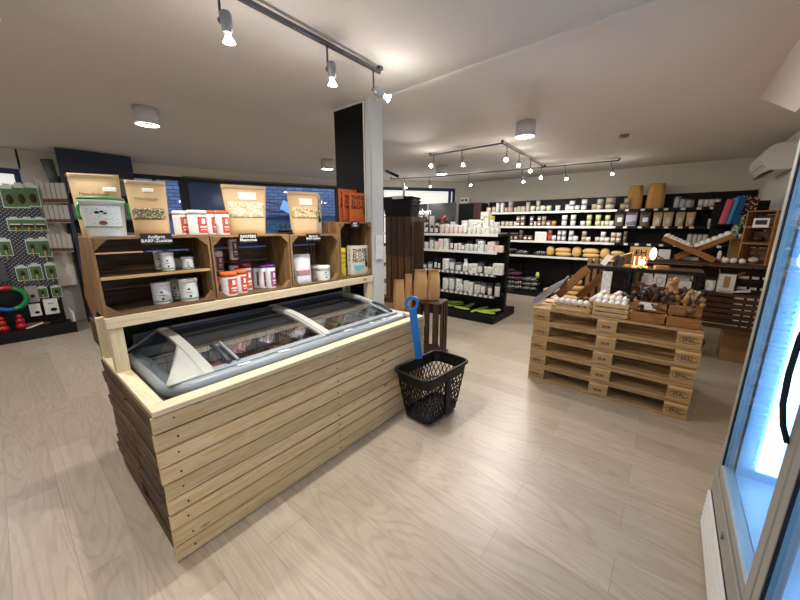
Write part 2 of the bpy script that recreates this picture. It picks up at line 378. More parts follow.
# window frames and panes
FRB=plain('black_window_frame',(18,20,28),.4); FRBL=plain('dark_blue_window_frame',(30,44,92),.45)
PANE=glass('window_glass',(.86,.92,1),.05); BLIND=emit('daylit_white_blind',(238,238,232),.75)  # blind emits by itself, standing in for daylight coming through it
BLUEP=plain('blue_reflection_pane',(70,96,146),.15)  # reflection in the door glass painted as a solid blue pane
def window(n,a,b,z0,z1,fm,mull=(),blind=False,fw=.07,solid=None):
    A=Vector((a[0],a[1],0)); B=Vector((b[0],b[1],0)); d=B-A; L_=d.length; ang=math.atan2(d.y,d.x)
    o=empty('window_%d'%n,(a[0],a[1],0),ang); o['kind']='structure'
    f=MB(); t=.07; yy=.04
    for q,w in [(fw/2,fw),(L_-fw/2,fw)]+[(m*L_,.06) for m in mull]: f.box((q,yy,(z0+z1)/2),(w,t,z1-z0),fm)
    f.box((L_/2,yy,z1-fw/2),(L_,t*1.01,fw),fm); f.box((L_/2,yy,z0+fw/2),(L_,t*1.01,fw),fm); f.obj('window_frame',o)
    MB().box((L_/2,yy+.01,(z0+z1)/2),(L_-.02,.008,z1-z0-.02),BLIND if blind else (solid or PANE)).obj('window_pane',o)
    return o
window(1,(-7.15,-.9),(-7.15,.42),1.0,2.24,FRBL,blind=True)
window(2,PL[1],PL[2],.02,2.33,FRB,mull=(.45,))
window(3,PL[2],PL[3],.5,2.33,FRB,solid=BLUEP)
window(4,PL[3],PL[4],.5,2.33,FRB,fw=.05)
window(5,PL[4],PL[5],.5,2.33,FRB,fw=.05)
window(6,PL[5],PL[6],1.0,2.36,FRBL,blind=True,mull=(.1,.93))
# curtain rail under the ceiling band
t1=MB()
for a,b in zip(PL[2:5],PL[3:6]): wallseg(t1,a,b,2.315,2.345,plain('rail_brown_grey',(110,100,92),.5),t=.03,out=-.05)
struct('trim_1',t1)
struct('trim_2',MB().bar((-2.08,2.245,ZC-.005),(X1,2.10,ZC-.005),.035,.01,TRIMM))
# lowered beam above the fridge
struct('trim_3',MB().prism([(Z,Y) for Z,Y in ((4.2,ZC),(2.72,2.04),(1.2,2.04),(1.2,ZC))],0,.4,.92,plain('beam_paint',(196,186,176),.8)))
struct('baseboard_back',MB().bb((-3.85,Y1-.015,0),(X1,Y1,.07),TRIMM))
struct('baseboard_right',MB().bb((X1-.015,2.2,0),(X1,Y1,.07),TRIMM))
# column with black partition
cm=MB(); CMAT=plain('column_grey_white',(196,200,202),.5,noise=.02)
cm.bb((-2.15,2.165,0),(-2.07,2.30,ZC),CMAT); cm.bb((-2.135,2.15,0),(-2.085,2.165,ZC),CMAT); cm.bb((-2.165,2.155,0),(-2.15,2.29,ZC),TRIMM)
struct('wall_column',cm,bevel=.004)
struct('wall_partition',MB().bb((-2.56,2.18,.0),(-2.166,2.24,ZC),plain('black_partition',(7,7,8),.6,spec=.2)).bb((-2.56,2.17,ZC-.012),(-2.166,2.18,ZC),TRIMM))
for z,h in ((1.345,.085),(1.235,.14)):
    s=empty('light_switch',(-2.069,2.235,z)); tag(s,'%s white wall switch on the grey column'%('single upper' if z>1.3 else 'double lower'),'switch')
    MB().box((.006,0,0),(.012,.085,h),WHITE).obj('switch_plate',s,bevel=.002)
    for dz in ((0,) if z>1.3 else (-.035,.035)): MB().box((.015,0,dz),(.008,.05,.05),WHITE).obj('rocker',s,bevel=.002)

# ------------------------------------------------------------------ outside
def shingles():
    m,nt,b,N,L=newmat('blue_slate_shingles'); tc=N('ShaderNodeTexCoord'); mp=N('ShaderNodeMapping'); mp.inputs['Rotation'].default_value=(0,0,0)
    sp=N('ShaderNodeSeparateXYZ'); L(tc.outputs['Object'],sp.inputs[0]); cb=N('ShaderNodeCombineXYZ'); L(sp.outputs['X'],cb.inputs['X']); L(sp.outputs['Z'],cb.inputs['Y'])
    br=N('ShaderNodeTexBrick'); br.inputs['Scale'].default_value=1; br.inputs['Brick Width'].default_value=.27; br.inputs['Row Height'].default_value=.10; br.inputs['Mortar Size'].default_value=.009
    br.inputs['Color1'].default_value=lin((104,118,150)); br.inputs['Color2'].default_value=lin((82,96,130)); br.inputs['Mortar'].default_value=lin((24,28,48))
    L(cb.outputs[0],br.inputs['Vector']); L(br.outputs['Color'],b.inputs['Base Color']); b.inputs['Roughness'].default_value=.5
    bp=N('ShaderNodeBump'); bp.inputs['Strength'].default_value=.8; bp.inputs['Distance'].default_value=.02; bp.invert=True; L(br.outputs['Fac'],bp.inputs['Height']); L(bp.outputs['Normal'],b.inputs['Normal'])
    return m
ext=empty('shingled_building',(-10.6,5.0,-.2),R(62)); tag(ext,'blue slate shingled house across the street seen through the shop window','building')
MB().bb((-9,0,1.95),(9,.4,6.5),shingles()).obj('shingle_wall',ext)
MB().bb((-9,.02,0),(9,.4,1.95),plain('blue_shop_fascia',(80,98,130),.5)).obj('shop_front',ext)
MB().bb((-9,-.12,1.93),(9,.02,2.0),plain('fascia_edge',(36,46,74),.5)).obj('ledge',ext)
struct('ground_outside',MB().bb((-22,-12,-.3),(-7.3,16,-.2),plain('asphalt_outside',(70,74,84),.9))).name='ground'
w=bpy.data.worlds.new('world'); scn.world=w; w.use_nodes=True; bg=w.node_tree.nodes['Background']; bg.inputs['Color'].default_value=(.50,.57,.66,1); bg.inputs['Strength'].default_value=3.4
# ------------------------------------------------------------------ freezer in its wooden surround
FX,FY0,FY1,FH=-1.505,.285,2.165,.745
fs=empty('wooden_freezer_surround',(-1.96,1.2,0)); tag(fs,'pine plank surround with shelf stand built around the chest freezer','surround')
def loc(mb): # meshes written in world coordinates, parented to a thing at p
    return mb
def wpart(mb,name,parent,bevel=0,label=None):
    o=mb.obj(name,parent,bevel=bevel); o.location=-parent.location if parent.rotation_euler.z==0 else (0,0,0)
    if label: o['label']=label
    return o
f=MB(); n=9; bh=(FH-.026)/n
for i in range(n):
    z=.004+i*bh; dx=random.uniform(-.003,.003)
    f.box((FX-.012+dx*1.6,(FY0+FY1)/2+random.uniform(-.006,.006),z+bh/2),(.02,FY1-FY0+.01,bh-random.choice((.007,.009,.012))),W_PINE,rot=Matrix.Rotation(R(random.uniform(-1,2)),3,'Y')@Matrix.Rotation(R(random.uniform(-.12,.12)),3,'X'))
for i in range(n):
    for yy in (FY0+.055+.02*random.random(),(FY0+FY1)/2,FY1-.06): f.box((FX-.001+.001,yy,.004+i*bh+bh*(.35+.3*random.random())),(.005,.007,.007),DARKM)
wpart(f,'front_cladding',fs)
wpart(MB().bb((FX-.045,FY0+.04,.002),(FX-.030,FY1-.04,FH-.03),W_WEATH),'inner_backing',fs)  # dark sheet added behind the boards to deepen the shade in the gaps
f=MB()
for i in range(9):
    z=.006+i*bh
    for a,b in ((-2.42-.085*random.random(),-1.98),(-1.975,FX-.02)):
        f.box(((a+b)/2,FY0+.012+random.uniform(-.008,.006),z+bh/2),(b-a,.022,bh-.012),W_WEATH,rot=Matrix.Rotation(random.uniform(-.02,.02),3,'Y')@Matrix.Rotation(R(5),3,'X'))
wpart(f,'side_cladding',fs,bevel=.002,label='dark weathered side boards')
f=MB()
for i in range(9): f.box(((-2.42+FX)/2,FY1-.012,.006+i*bh+bh/2),(.9,.022,bh-.006),W_PINE)
wpart(f,'end_cladding',fs,bevel=.002)
f=MB(); f.bb((FX-.075,FY0,FH-.025),(FX+.002,FY1,FH),W_PINE_L); f.bb((-2.42,FY0,FH-.025),(FX-.076,FY0+.06,FH),W_PINE_L); f.bb((-2.42,FY1-.05,FH-.025),(FX-.076,FY1,FH),W_PINE_L)
wpart(f,'top_rim',fs,bevel=.003)
for y in (.315,2.115):
    for x in (-2.105,-2.40): wpart(MB().bb((x-.028,y-.028,FH),(x+.028,y+.028,.975),W_PINE_L),'post',fs,bevel=.003)
wpart(MB().bb((-2.10,.28,.975),(-2.068,2.15,1.03),W_PINE_L),'shelf_beam',fs,bevel=.003)
wpart(MB().bb((-2.40,.315,1.005),(-2.10,2.15,1.03),W_PINE_L),'shelf_board',fs,bevel=.002)
wpart(MB().bb((-2.44,.30,.02),(-2.43,2.15,1.004),BLACKM),'rear_panel',fs,label='dark rear panel')

fr=empty('chest_freezer',(-1.98,1.22,0)); tag(fr,'grey chest freezer with two sliding curved glass lids inside the pine surround','freezer')
ax0,ax1,ay0,ay1=-2.37,-1.60,.365,2.10
MB_=MB
def rrect(x0,x1,y0,y1,r,n=6):
    P=[]
    for cx_,cy_,a in ((x1-r,y1-r,0),(x0+r,y1-r,90),(x0+r,y0+r,180),(x1-r,y0+r,270)):
        for k in range(n+1): t=R(a+90*k/n); P.append((cx_+r*math.cos(t),cy_+r*math.sin(t)))
    return P
def ring(mb,levels,mat):
    """closed ring through a list of (inset,z) following the rounded rectangle"""
    vs=[];fs_=[];us=[];m=None
    for ins,z in levels:
        p=rrect(ax0+ins,ax1-ins,ay0+ins,ay1-ins,max(.02,.13-ins)); m=len(p)
        vs+=[(a,b,z) for a,b in p]
    k=len(levels)
    for i in range(k):
        j=(i+1)%k
        for q in range(m):
            q2=(q+1)%m; fs_.append((i*m+q,i*m+q2,j*m+q2,j*m+q)); us.append([(0,0)]*4)
    mb.add(vs,fs_,us,mat,True)
b=MB(); b.prism(rrect(ax0+.02,ax1-.02,ay0+.02,ay1-.02,.11),2,.05,.40,WHITE); ring(b,[(.02,.40),(.02,.70),(.07,.70),(.07,.40)],WHITE)
wpart(b,'body',fr)
b=MB(); ring(b,[(.018,.69),(.018,.705),(.025,.705),(.025,.69)],RED); wpart(b,'red_stripe',fr)
b=MB(); ring(b,[(.008,.705),(-.004,.72),(-.005,.745),(.004,.764),(.02,.773),(.05,.775),(.07,.768),(.07,.72),(.04,.705)],GREYP); wpart(b,'bumper_rim',fr)
# curved lid profile
def prof(u):   # u 0 front .. 1 back
    x=-1.638-(.69)*u; z=.770+.088*math.sin(min(1,u*1.15)*PI/2); return x,z
def arch(mb,y0,y1,mat,dz=.018,u0=0,u1=1):
    n=12; P=[prof(u0+(u1-u0)*i/n) for i in range(n+1)]
    vs=[];F=[];U=[]
    for y in (y0,y1):
        for x,z in P: vs.append((x,y,z+dz))
        for x,z in P: vs.append((x,y,z-.012))
    k=n+1
    for i in range(n):
        F+= [(i,i+1,2*k+i+1,2*k+i),(k+i,3*k+i,3*k+i+1,k+i+1),(i,k+i,k+i+1,i+1),(2*k+i,2*k+i+1,3*k+i+1,3*k+i)]; U+=[[(0,0)]*4]*4
    F+=[(0,2*k,3*k,k),(n,k+n,3*k+n,2*k+n)]; U+=[[(0,0)]*4]*2
    mb.add(vs,F,U,mat,False)
LG=glass('freezer_lid_glass',(.70,.75,.78),.10,.03)
for nm,y0,y1,dz,hy in (('sliding_lid',.535,1.285,.012,.66),('sliding_lid',1.255,1.975,.022,1.93)):
    lid=empty(nm); lid.parent=fr; lid.location=-fr.location
    b=MB(); arch(b,y0,y0+.05,GREYL,dz); arch(b,y1-.04,y1,GREYL,dz)
    for u0,u1 in ((0,.05),(.95,1)): arch(b,y0+.04,y1-.04,GREYP,dz,u0,u1)
    b.obj('lid_frame',lid,bevel=.003)
    g=MB(); n_=14
    g.grid(lambda i,j:(prof(.05+.9*i)[0],y0+.04+(y1-y0-.08)*j,prof(.05+.9*i)[1]+dz*.5),n_,1,LG); g.obj('lid_glass',lid)
    h=MB(); h.tube([(prof(u)[0],hy,prof(u)[1]+dz+.012*math.sin(PI*(u-.03)/.3)+.006) for u in [.03+.03*k for k in range(11)]],.011,GREYD); 
    h.tube([(prof(u)[0],hy+(.045 if hy<1 else -.045),prof(u)[1]+dz+.006) for u in [.03+.03*k for k in range(11)]],.009,GREYP); h.obj('lid_handle',lid)
# end caps: glass quadrilateral plus solid grey corner
for s,ya,yb in ((1,.385,.535),(-1,2.07,1.975)):
    P=lambda u,v:(prof(u)[0]+(.0),ya+(yb-ya)*v,.774+(prof(u)[1]-.770)*v); ue=lambda v:.04+.46*v
    b=MB(); b.grid(lambda i,j:P(ue(j)*i,j),8,4,GREYL); b2=MB(); b2.grid(lambda i,j:P(.96+.04*i,j),2,3,GREYP)
    for q_ in (b,b2):
        o=wpart(q_,'end_cap',fr); sd=o.modifiers.new('thickness','SOLIDIFY'); sd.thickness=.006
    g=MB(); g.grid(lambda i,j:P(ue(j)+(.96-ue(j))*i,j),8,4,LG); wpart(g,'end_glass',fr)
b=MB(); b.bb((-2.355,.42,.777),(-2.315,2.05,.862),GREYD); b.bb((-2.31,.6,.862),(-2.25,1.95,.874),GREYD); wpart(b,'rear_rail',fr,bevel=.004)
for i,y in enumerate((.70,.735,.93,.965,1.42,1.455,1.66,1.80)):
    wpart(MB().box((ax1-.028,y,.7755),(.026,.03,.002),TAGW),'price_sticker',fr)
# wire basket walls and frozen goods
WIRE=plain('wire_grey',(110,116,124),.4,.6)
for y0,y1 in ((.47,.86),(.88,1.27),(1.29,1.66),(1.68,2.02)):
    wb=MB(); x0,x1=-2.28,-1.70
    for z in (.42,.50,.58,.66,.70):
        wb.tube([(x0,y0,z),(x1,y0,z),(x1,y1,z),(x0,y1,z),(x0,y0,z)],.003,WIRE,n=5)
    for k in range(9):
        x=x0+(x1-x0)*k/8; wb.tube([(x,y0,.70),(x,y0,.42),(x,y1,.42),(x,y1,.70)],.002,WIRE,n=4)
    for k in range(6):
        y=y0+(y1-y0)*k/5; wb.tube([(x0,y,.70),(x0,y,.42),(x1,y,.42),(x1,y,.70)],.002,WIRE,n=4)
    wpart(wb,'wire_basket',fr)
PKM=[plain('frozen_meat_pink',(176,120,122),.35,noise=.2,nscale=40,bump=.3),plain('frozen_meat_dark',(84,40,36),.35,noise=.25,nscale=30,bump=.3),plain('frozen_pack_white',(176,176,176),.35,noise=.12,nscale=26),plain('frozen_meat_red',(112,62,58),.35,noise=.2,nscale=36,bump=.3)]
def pack_b(k):
    def f():
        def fn(i,j): 
            a=2*PI*i; r=1-.0; t=j
            e=abs(math.cos(a))**.35*(1 if math.cos(a)>0 else -1); g=abs(math.sin(a))**.35*(1 if math.sin(a)>0 else -1)
            q=math.sin(PI*t)**.4
            return (.075*e*q,.05*g*q,.032*(t*1.0)+.0)
        return MB().grid(fn,20,8,PKM[k]).obj('frozen_meat_pack')
    return f
nm=['pink','dark brown','white','red']
basks=[('front left',.49,.84),('second',.90,1.25),('third',1.31,1.64),('right',1.70,2.0)]
for bi,(bn,y0,y1) in enumerate(basks):
    for i in range(4):
        for j in range(4):
            k=random.choice([[2,0,0],[0,0,2,3],[1,1,2,3],[1,2,2,1]][bi])
            put('pack%d'%k,pack_b(k),(-2.20+.145*i+random.uniform(-.01,.01),y0+.045+j*(y1-y0-.09)/3,.425+(.115 if j<9 else 0)+.02*((i+j)%2)),'%s frozen pack in the %s basket of the freezer'%(nm[k],bn),'frozen pack','of the freezer' and '',group='frozen meat packs in the chest freezer',rz=random.uniform(-.15,.15)+PI/2*0)

# ------------------------------------------------------------------ fruit crates on the stand (open side faces +X)
def crate(w,h,d,mid=False,mat=W_CRATE,inner=W_CRATE_IN,nside=4,nsl=3,name='fruit_crate',gus=True):
    o=empty(name); t=.011
    for s in(-1,1):
        b=MB(); sw=d/nside
        for k in range(nside): b.box((-d/2+sw*(k+.5),s*(w/2-t/2),h/2),(sw-.011,t,h-.002),mat)
        b.obj('side_panel',o)
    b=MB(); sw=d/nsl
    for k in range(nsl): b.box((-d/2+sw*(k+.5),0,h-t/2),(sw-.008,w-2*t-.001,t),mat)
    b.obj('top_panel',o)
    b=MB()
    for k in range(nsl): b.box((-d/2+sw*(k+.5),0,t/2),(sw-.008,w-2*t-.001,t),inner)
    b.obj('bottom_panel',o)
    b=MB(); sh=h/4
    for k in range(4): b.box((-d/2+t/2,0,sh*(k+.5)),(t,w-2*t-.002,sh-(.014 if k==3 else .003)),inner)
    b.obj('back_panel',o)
    if gus:
        for sy in(-1,1):
            for sz in (0,1):
                g=.05; y=sy*(w/2-t-.0005); z=h-t-.0005 if sz else t+.0005; zz=-g if sz else g
                poly=[(y,z),(y-sy*g,z),(y,z+zz)]
                if sy*(1 if sz else -1)>0: poly=poly[::-1]
                MB().prism(poly,0,d/2-.045,d/2-.003,mat).obj('corner_block',o)
    if mid:
        MB().box((-.01,0,h*.49),(d-.04,w-2*t-.002,.010),inner).obj('middle_shelf',o)
        MB().box((d/2-.012,0,h*.49),(.010,w-2*t-.002,.014),W_BOX).obj('shelf_edge',o)
    return o
CZ=1.0305; CXC=-2.235
cr1=crate(.515,.388,.31,mid=True); cr1.location=(CXC,.543,CZ); tag(cr1,'first wooden crate with a middle shelf, at the left end of the stand','crate')
cr2=crate(.515,.385,.31); cr2.location=(CXC,1.066,CZ); tag(cr2,'second wooden crate on the stand, holding the red and orange tubs','crate')
cr3=crate(.44,.378,.31); cr3.location=(CXC,1.553,CZ); tag(cr3,'third wooden crate on the stand, holding silver pouches and white jars','crate')
cr4=crate(.375,.472,.31); cr4.location=(CXC,1.972,CZ); tag(cr4,'taller upright crate at the column end of the stand','crate')
def chalk(txt,y,z,w,h,lab,s=.026):
    o=empty('chalk_label',(CXC+.158,y,z),R(-6)); tag(o,lab,'label sign')
    MB().box((0,0,0),(.003,w,h),CHALK).obj('board',o)
    text(txt,s,CHALKW,parent=o,loc=(.0025,0,0),space=.85)
def ymid(px,py): return hit(px,py,0,-2.08).y
chalk('Anifarm\nBARF-Zusätze',ymid(155,229)+.0,1.405,.135,.055,'black chalk sign hanging on the first crate below the kraft pouch',.023)
chalk('BARFERS\nMannozea',ymid(248,238),1.395,.115,.058,'black chalk sign hanging on the second crate',.025)
chalk('Ehrmoch\nBARF-Zusätze',ymid(313,237),1.388,.115,.055,'black chalk sign hanging on the third crate',.020)
chalk('DOT\nLecker',ymid(355,226),1.482,.09,.05,'black chalk sign hanging on the tall upright crate',.020)

# ------------------------------------------------------------------ goods kinds
BERRY=plain('berry_brown_print',(92,50,50),.6)
def tub(r,h,lidmat,labmat,lidh=.16,arc=150,name='supplement_tub',lab2=None,taper=1.0,tagname='label'):
    def f():
        o=empty(name); lh=h*lidh
        MB().lathe([(r*taper*.93,0),(r*taper*.96,.004),(r*.965,h-lh-.004),(r*.93,h-lh)],WHITE,n=28).obj('tub_body',o)
        MB().lathe([(r,0),(r,lh-.004),(r-.004,lh),(0.001,lh)],lidmat,n=28).obj('lid',o,loc=(0,0,h-lh))
        a=R(arc)/2; off=R(18) if labmat in (L_RED,L_WINE,L_MAUVE) else 0
        if taper==1.0:
            if off: MB().lathe([(r*.97,h*.08),(r*.97,h*.74)],L_WHN,n=16,a0=-a-R(14),a1=-a*.25-R(1)).obj('white_label_half',o)
            MB().lathe([(r*.971,h*.08),(r*.971,h*.74)],labmat,n=16,a0=-a*.25 if off else -a,a1=a).obj(tagname,o)
            if off:
                c_=a*.40; q=MB().lathe([(r*.974,h*.46),(r*.974,h*.66)],WHITE,n=8,a0=c_-R(13),a1=c_+R(13)); q.lathe([(r*.974,h*.30),(r*.974,h*.36)],WHITE,n=8,a0=c_-R(24),a1=c_+R(24)); q.lathe([(r*.974,h*.20),(r*.974,h*.235)],WHITE,n=8,a0=c_-R(20),a1=c_+R(20)); q.obj('label_print',o)
            elif labmat is L_WHN:
                q=MB().lathe([(r*.974,h*.52),(r*.974,h*.60)],DARKM,n=6,a0=-R(9),a1=R(7)); q.lathe([(r*.974,h*.40),(r*.974,h*.425)],DARKM,n=8,a0=-R(20),a1=R(18)); q.lathe([(r*.974,h*.20),(r*.974,h*.30)],BERRY,n=6,a0=-R(4),a1=R(12)); q.obj('label_print',o)
            if lab2: MB().lathe([(r*.974,h*.10),(r*.974,h*.16)],lab2,n=16,a0=-a,a1=a).obj('green_band',o)
        return o
    return f
def lens(w,h,d,flare,u,t,sq=2.2,zt=.92):
    W=w/2*(1-flare*(1-t)); e=min(1,t/zt); D=d/2*(1-e**2.2)+.0025
    if t<.04: D*=.75+6*t
    y=u; x=max(0,1-abs(u)**sq)**(1/sq)
    return W*y,D*x,h*t
def pouch(w,h,d,body,win=None,lab=None,flare=.12,name='stand_up_pouch',wz=(.28,.55),lz=(.66,.82),lw=.5,txt=None,txtz=.5,txtmat=None,txts=.02,clip=False,band=None,logo=None):
    def f():
        o=empty(name); b=MB(); n=16
        def fn(i,j):
            s=i*2
            if s<=1: u=-1+2*s; y,x,z=lens(w,h,d,flare,u,j); return (x,y,z)
            u=1-2*(s-1); y,x,z=lens(w,h,d,flare,u,j); return (-x,y,z)
        b.grid(fn,2*n,14,body); b.obj('pouch_body',o)
        def patch(u0,u1,t0,t1,mat,nm,off=.0012):
            q=MB()
            def fp(i,j):
                u=u0+(u1-u0)*i; t=t0+(t1-t0)*j; y,x,z=lens(w,h,d,flare,u,t); return (x+off,y,z)
            q.grid(fp,10,6,mat); p=q.obj(nm,o); 
            m=p.modifiers.new('t','SOLIDIFY'); m.thickness=.0006; m.offset=1; return p
        patch(-.99,.99,.93,.985,body,'seal_strip',.002)
        if win: patch(-.86,.86,wz[0],wz[1],win,'window')
        if band: patch(-.8,.8,band[1],band[2],band[0],'printed_band')
        if lab: patch(-lw+.1,lw+.1,lz[0],lz[1],lab,'label')
        if txt:
            y,x,z=lens(w,h,d,flare,0,txtz); slope=math.atan2(lens(w,h,d,flare,0,txtz-.15)[1]-lens(w,h,d,flare,0,txtz+.15)[1],.3*h)
            tt=text(txt,txts,txtmat or BLACK,parent=o,loc=(x+.007,0,z),space=.95); tt.rotation_euler=(0,-slope,0)
        return o
    return f
def gusset(w,h,d,mat,lab=None,name='paper_bag'):
    """block-bottom paper bag, folded shut at the top"""
    def f():
        o=empty(name); b=MB(); rnd=random.Random(int(w*1000)+int(h*777))
        lv=[(0,.97,.97),(.03,1.02,1.02),(.3,1.05,1.08),(.5,1.02,1.0),(.66,.99,.74),(.8,.95,.34),(.9,.93,.08),(1,.93,.05)]
        vs=[];n=12
        for t,a,c in lv:
            ww,dd=w/2*a,d/2*c
            ring_=[]
            for s in range(n*1):
                k=s/n*4; sd=int(k); q=k-sd
                p=[(dd,-ww+2*ww*q),(dd-2*dd*q,ww),(-dd,ww-2*ww*q),(-dd+2*dd*q,-ww)][sd]
                jx=rnd.uniform(-.004,.004) if 0<t<.9 else 0
                # gusset folds in on the sides
                if sd in(1,3) and .55<t: 
                    p=(p[0],p[1]*(1-.22*min(q,1-q)*2*min(1,(t-.55)/.3)))
                ring_.append((p[0]+jx,p[1]+jx,h*t))
            vs+=ring_
        F=[];U=[]
        for i in range(len(lv)-1):
            for k in range(n): k2=(k+1)%n; F.append((i*n+k,i*n+k2,(i+1)*n+k2,(i+1)*n+k)); U.append([(0,0)]*4)
        F.append(tuple(range(n))[::-1]); U.append([(0,0)]*n); F.append(tuple(range((len(lv)-1)*n,len(lv)*n))); U.append([(0,0)]*n)
        b.add(vs,F,U,mat,True); b.obj('bag_body',o)
        MB().box((.0,0,h*.995),(.012,w*.93,.012),mat).obj('folded_top',o)
        if lab: MB().box((d/2*1.05+.001,0,h*.45),(.002,w*.5,h*.28),lab).obj('bag_label',o)
        return o
    return f
# ------------------------------------------------------------------ goods on and in the crates
T1,T2,T3,T4=CZ+.388,CZ+.385,CZ+.378,CZ+.472
HERBS=speck('dried_herbs',(120,110,80),(92,80,56),(186,176,140),160); CHEWS=speck('pale_chews',(206,194,160),(176,162,124),(226,218,196),110); MIXF=speck('flaked_mix',(218,200,150),(150,120,80),(190,196,150),120)
LOGO=plain('logo_brown_print',(110,92,50),.8,noise=0); LOGOG=plain('logo_green_print',(120,130,50),.8,noise=0)
BUCKW=plain('bucket_white',(216,222,222),.3,noise=.02)
def facecam(x,y): return math.atan2(-y,-x)
def at(px,yb,yt,pw,xv,z): return fit(px,yb,yt,pw,0,xv,z)
# big kraft pouches
x,y,z,w,h=at(99,236,174,50,-2.31,T1)
o=pouch(w*1.02,h,.09,KRAFT,lab=PAPER,lz=(.72,.79),lw=.28,txt='Naturkräuter',txtz=.67,txts=w*.11,txtmat=LOGO,flare=.12)()
o.location=(x,y,z); o.rotation_euler.z=R(-25); tag(o,'large kraft pouch standing behind the white bucket on the first crate','pouch')
for c in [c for c in o.children if c.name.startswith('label')]: c.location.y=.05*w/.2
x,y,z,w,h=at(104.5,236.5,198,47,-2.17,T1)
r=w/2*.96
bk=empty('lidded_bucket',(x,y,z),R(-22)); tag(bk,'big white bucket with green lid on the first crate','bucket')
MB().lathe([(r*.84,0),(r*.86,.006),(r*.97,h*.86),(r*.985,h*.86),(r*.985,h*.90)],BUCKW,n=36).obj('bucket_body',bk)
MB().lathe([(r*.99,h*.88),(r*1.03,h*.89),(r*1.03,h*.94)],BUCKW,n=36).obj('bucket_rim',bk)
MB().lathe([(r*1.04,h*.935),(r*1.04,h*.985),(r*.98,h),(.001,h)],GREEN,n=36).obj('lid',bk)
hd=MB(); hd.tube([(r*1.03*math.sin(a)*-.25+r*.02, r*1.04*math.cos(a), h*.86-r*.62*abs(math.sin(a))) for a in [PI*k/12 for k in range(13)]],.004,GREEN)
MB().tube([(-.02,-r*1.05,h*.88),(-.015,-r*1.13,h*.74),(.0,-r*1.10,h*.55),(.012,-r*1.0,h*.46)],.007,GREEN).obj('handle',bk)
MB().tube([(-.02,r*1.05,h*.88),(-.015,r*1.13,h*.74),(.0,r*1.10,h*.55)],.007,GREEN).obj('handle',bk)
MB().lathe([(r*.905,h*.22),(r*.965,h*.78)],printed('bucket_label',(214,222,224),(150,160,166),sx=500,sy=150,thr=.68),n=20,a0=R(-62),a1=R(62),off=.001).obj('label',bk)
MB().lathe([(r*.905,h*.24),(r*.91,h*.27)],plain('olive_band',(96,140,60),.5),n=20,a0=R(-62),a1=R(62),off=.002).obj('green_band',bk)
q=MB(); 
for dy,dz,s in ((-.012,.0,.010),(.006,.004,.008),(.018,-.004,.007)): q.sphere((0,dy,dz),s,BLACK,sc=(.1,1,.6))
q.obj('dog_emblem',bk,loc=(r*.95+.003,.005,h*.62))
MB().sphere((0,0,0),.016,plain('berry_print',(120,60,70),.6),sc=(.08,1,.6)).obj('berry_emblem',bk,loc=(r*.925+.003,.01,h*.36))
x,y,z,w,h=at(149,235,180,38,-2.20,T1)
o=pouch(w*1.04,h,.085,KRAFT,win=HERBS,lab=PAPER,lz=(.79,.86),lw=.28,txt='Naturkräuter',txtz=.67,txts=w*.11,txtmat=LOGOG,wz=(.30,.50))()
o.location=(x,y,z); o.rotation_euler.z=R(-22); tag(o,'kraft pouch with dark herbs in its window, right of the white bucket','pouch')
for px_,yt,lm,nm in ((181,210,WHITE,'left white lidded tub with red label on top of the first crate'),(197.5,209.5,WHITE,'front white lidded tub with red label on top of the crates')):
    x,y,z,w,h=at(px_,234,yt,16 if px_<190 else 20,-2.27 if px_<190 else -2.19,T1 if px_<190 else T1-.0)
    o=tub(w/2,h,lm,L_RED,arc=110)(); o.location=(x,y,T1 if y+w/2<.80 else T2 if y-w/2>.81 else T1); o.rotation_euler.z=R(-5); tag(o,nm,'tub')
for px_,xx,nm in ((212,-2.27,'rear orange lidded red label tub on top of the second crate'),(222.5,-2.20,'front orange lidded red label tub on top of the second crate')):
    x,y,z,w,h=at(px_,234,210,14,xx,T2); o=tub(w/2,h,ORANGE,L_RED,arc=120,lidh=.12)(); o.location=(x,max(y,.85),T2); o.rotation_euler.z=R(-10); tag(o,nm,'tub')
x,y,z,w,h=at(246,234,185,40,-2.20,T2)
o=pouch(w*1.08,h,.11,KRAFT,win=CHEWS,lab=PAPER,lz=(.70,.86),lw=.42,wz=(.34,.66),flare=.2)(); o.location=(x,y,z); o.rotation_euler.z=R(-20); tag(o,'kraft pouch of pale chews on top of the second crate','pouch')
x,y,z,w,h=at(304,233,190.5,29,-2.21,T3)
o=pouch(w*1.1,h,.08,KRAFT,win=MIXF,lab=PAPER,lz=(.68,.84),lw=.42,wz=(.38,.62),flare=.16)(); o.location=(x,y,z); o.rotation_euler.z=R(-18); tag(o,'kraft pouch of flaky mix on top of the third crate','pouch')
FOIL=plain('dark_foil_bag',(52,46,46),.3,.2,bump=.6,nscale=16)
for k in range(2):
    x,y,z,w,h=at(285,235,229,26,-2.27,T3)
    def fl(i,j): 
        a=2*PI*i; q=math.sin(PI*j)**.5; return (.055*math.cos(a)*q,.075*math.sin(a)*q,.018*j+.003*math.sin(9*a))
    b=MB(); b.grid(fl,20,8,FOIL); o=b.obj('foil_bag'); o.location=(x,y,T3+.003+.02*k); o.rotation_euler.z=.3*k
    tag(o,'dark foil bag lying on the third crate, %s of two'%('lower' if k==0 else 'upper'),'bag')
MB().obj if 0 else None
o=MB().bb((-.01,-.045,0),(.03,.045,.135),plain('brown_carton',(86,56,36),.7)).obj('brown_carton'); x,y,z,w,h=at(321,222,189,8,-2.33,T3+.0); o.location=(-2.34,1.70,T3); o.scale=(1,1,1.55); tag(o,'brown carton behind the cream treat bag near the black partition','carton')
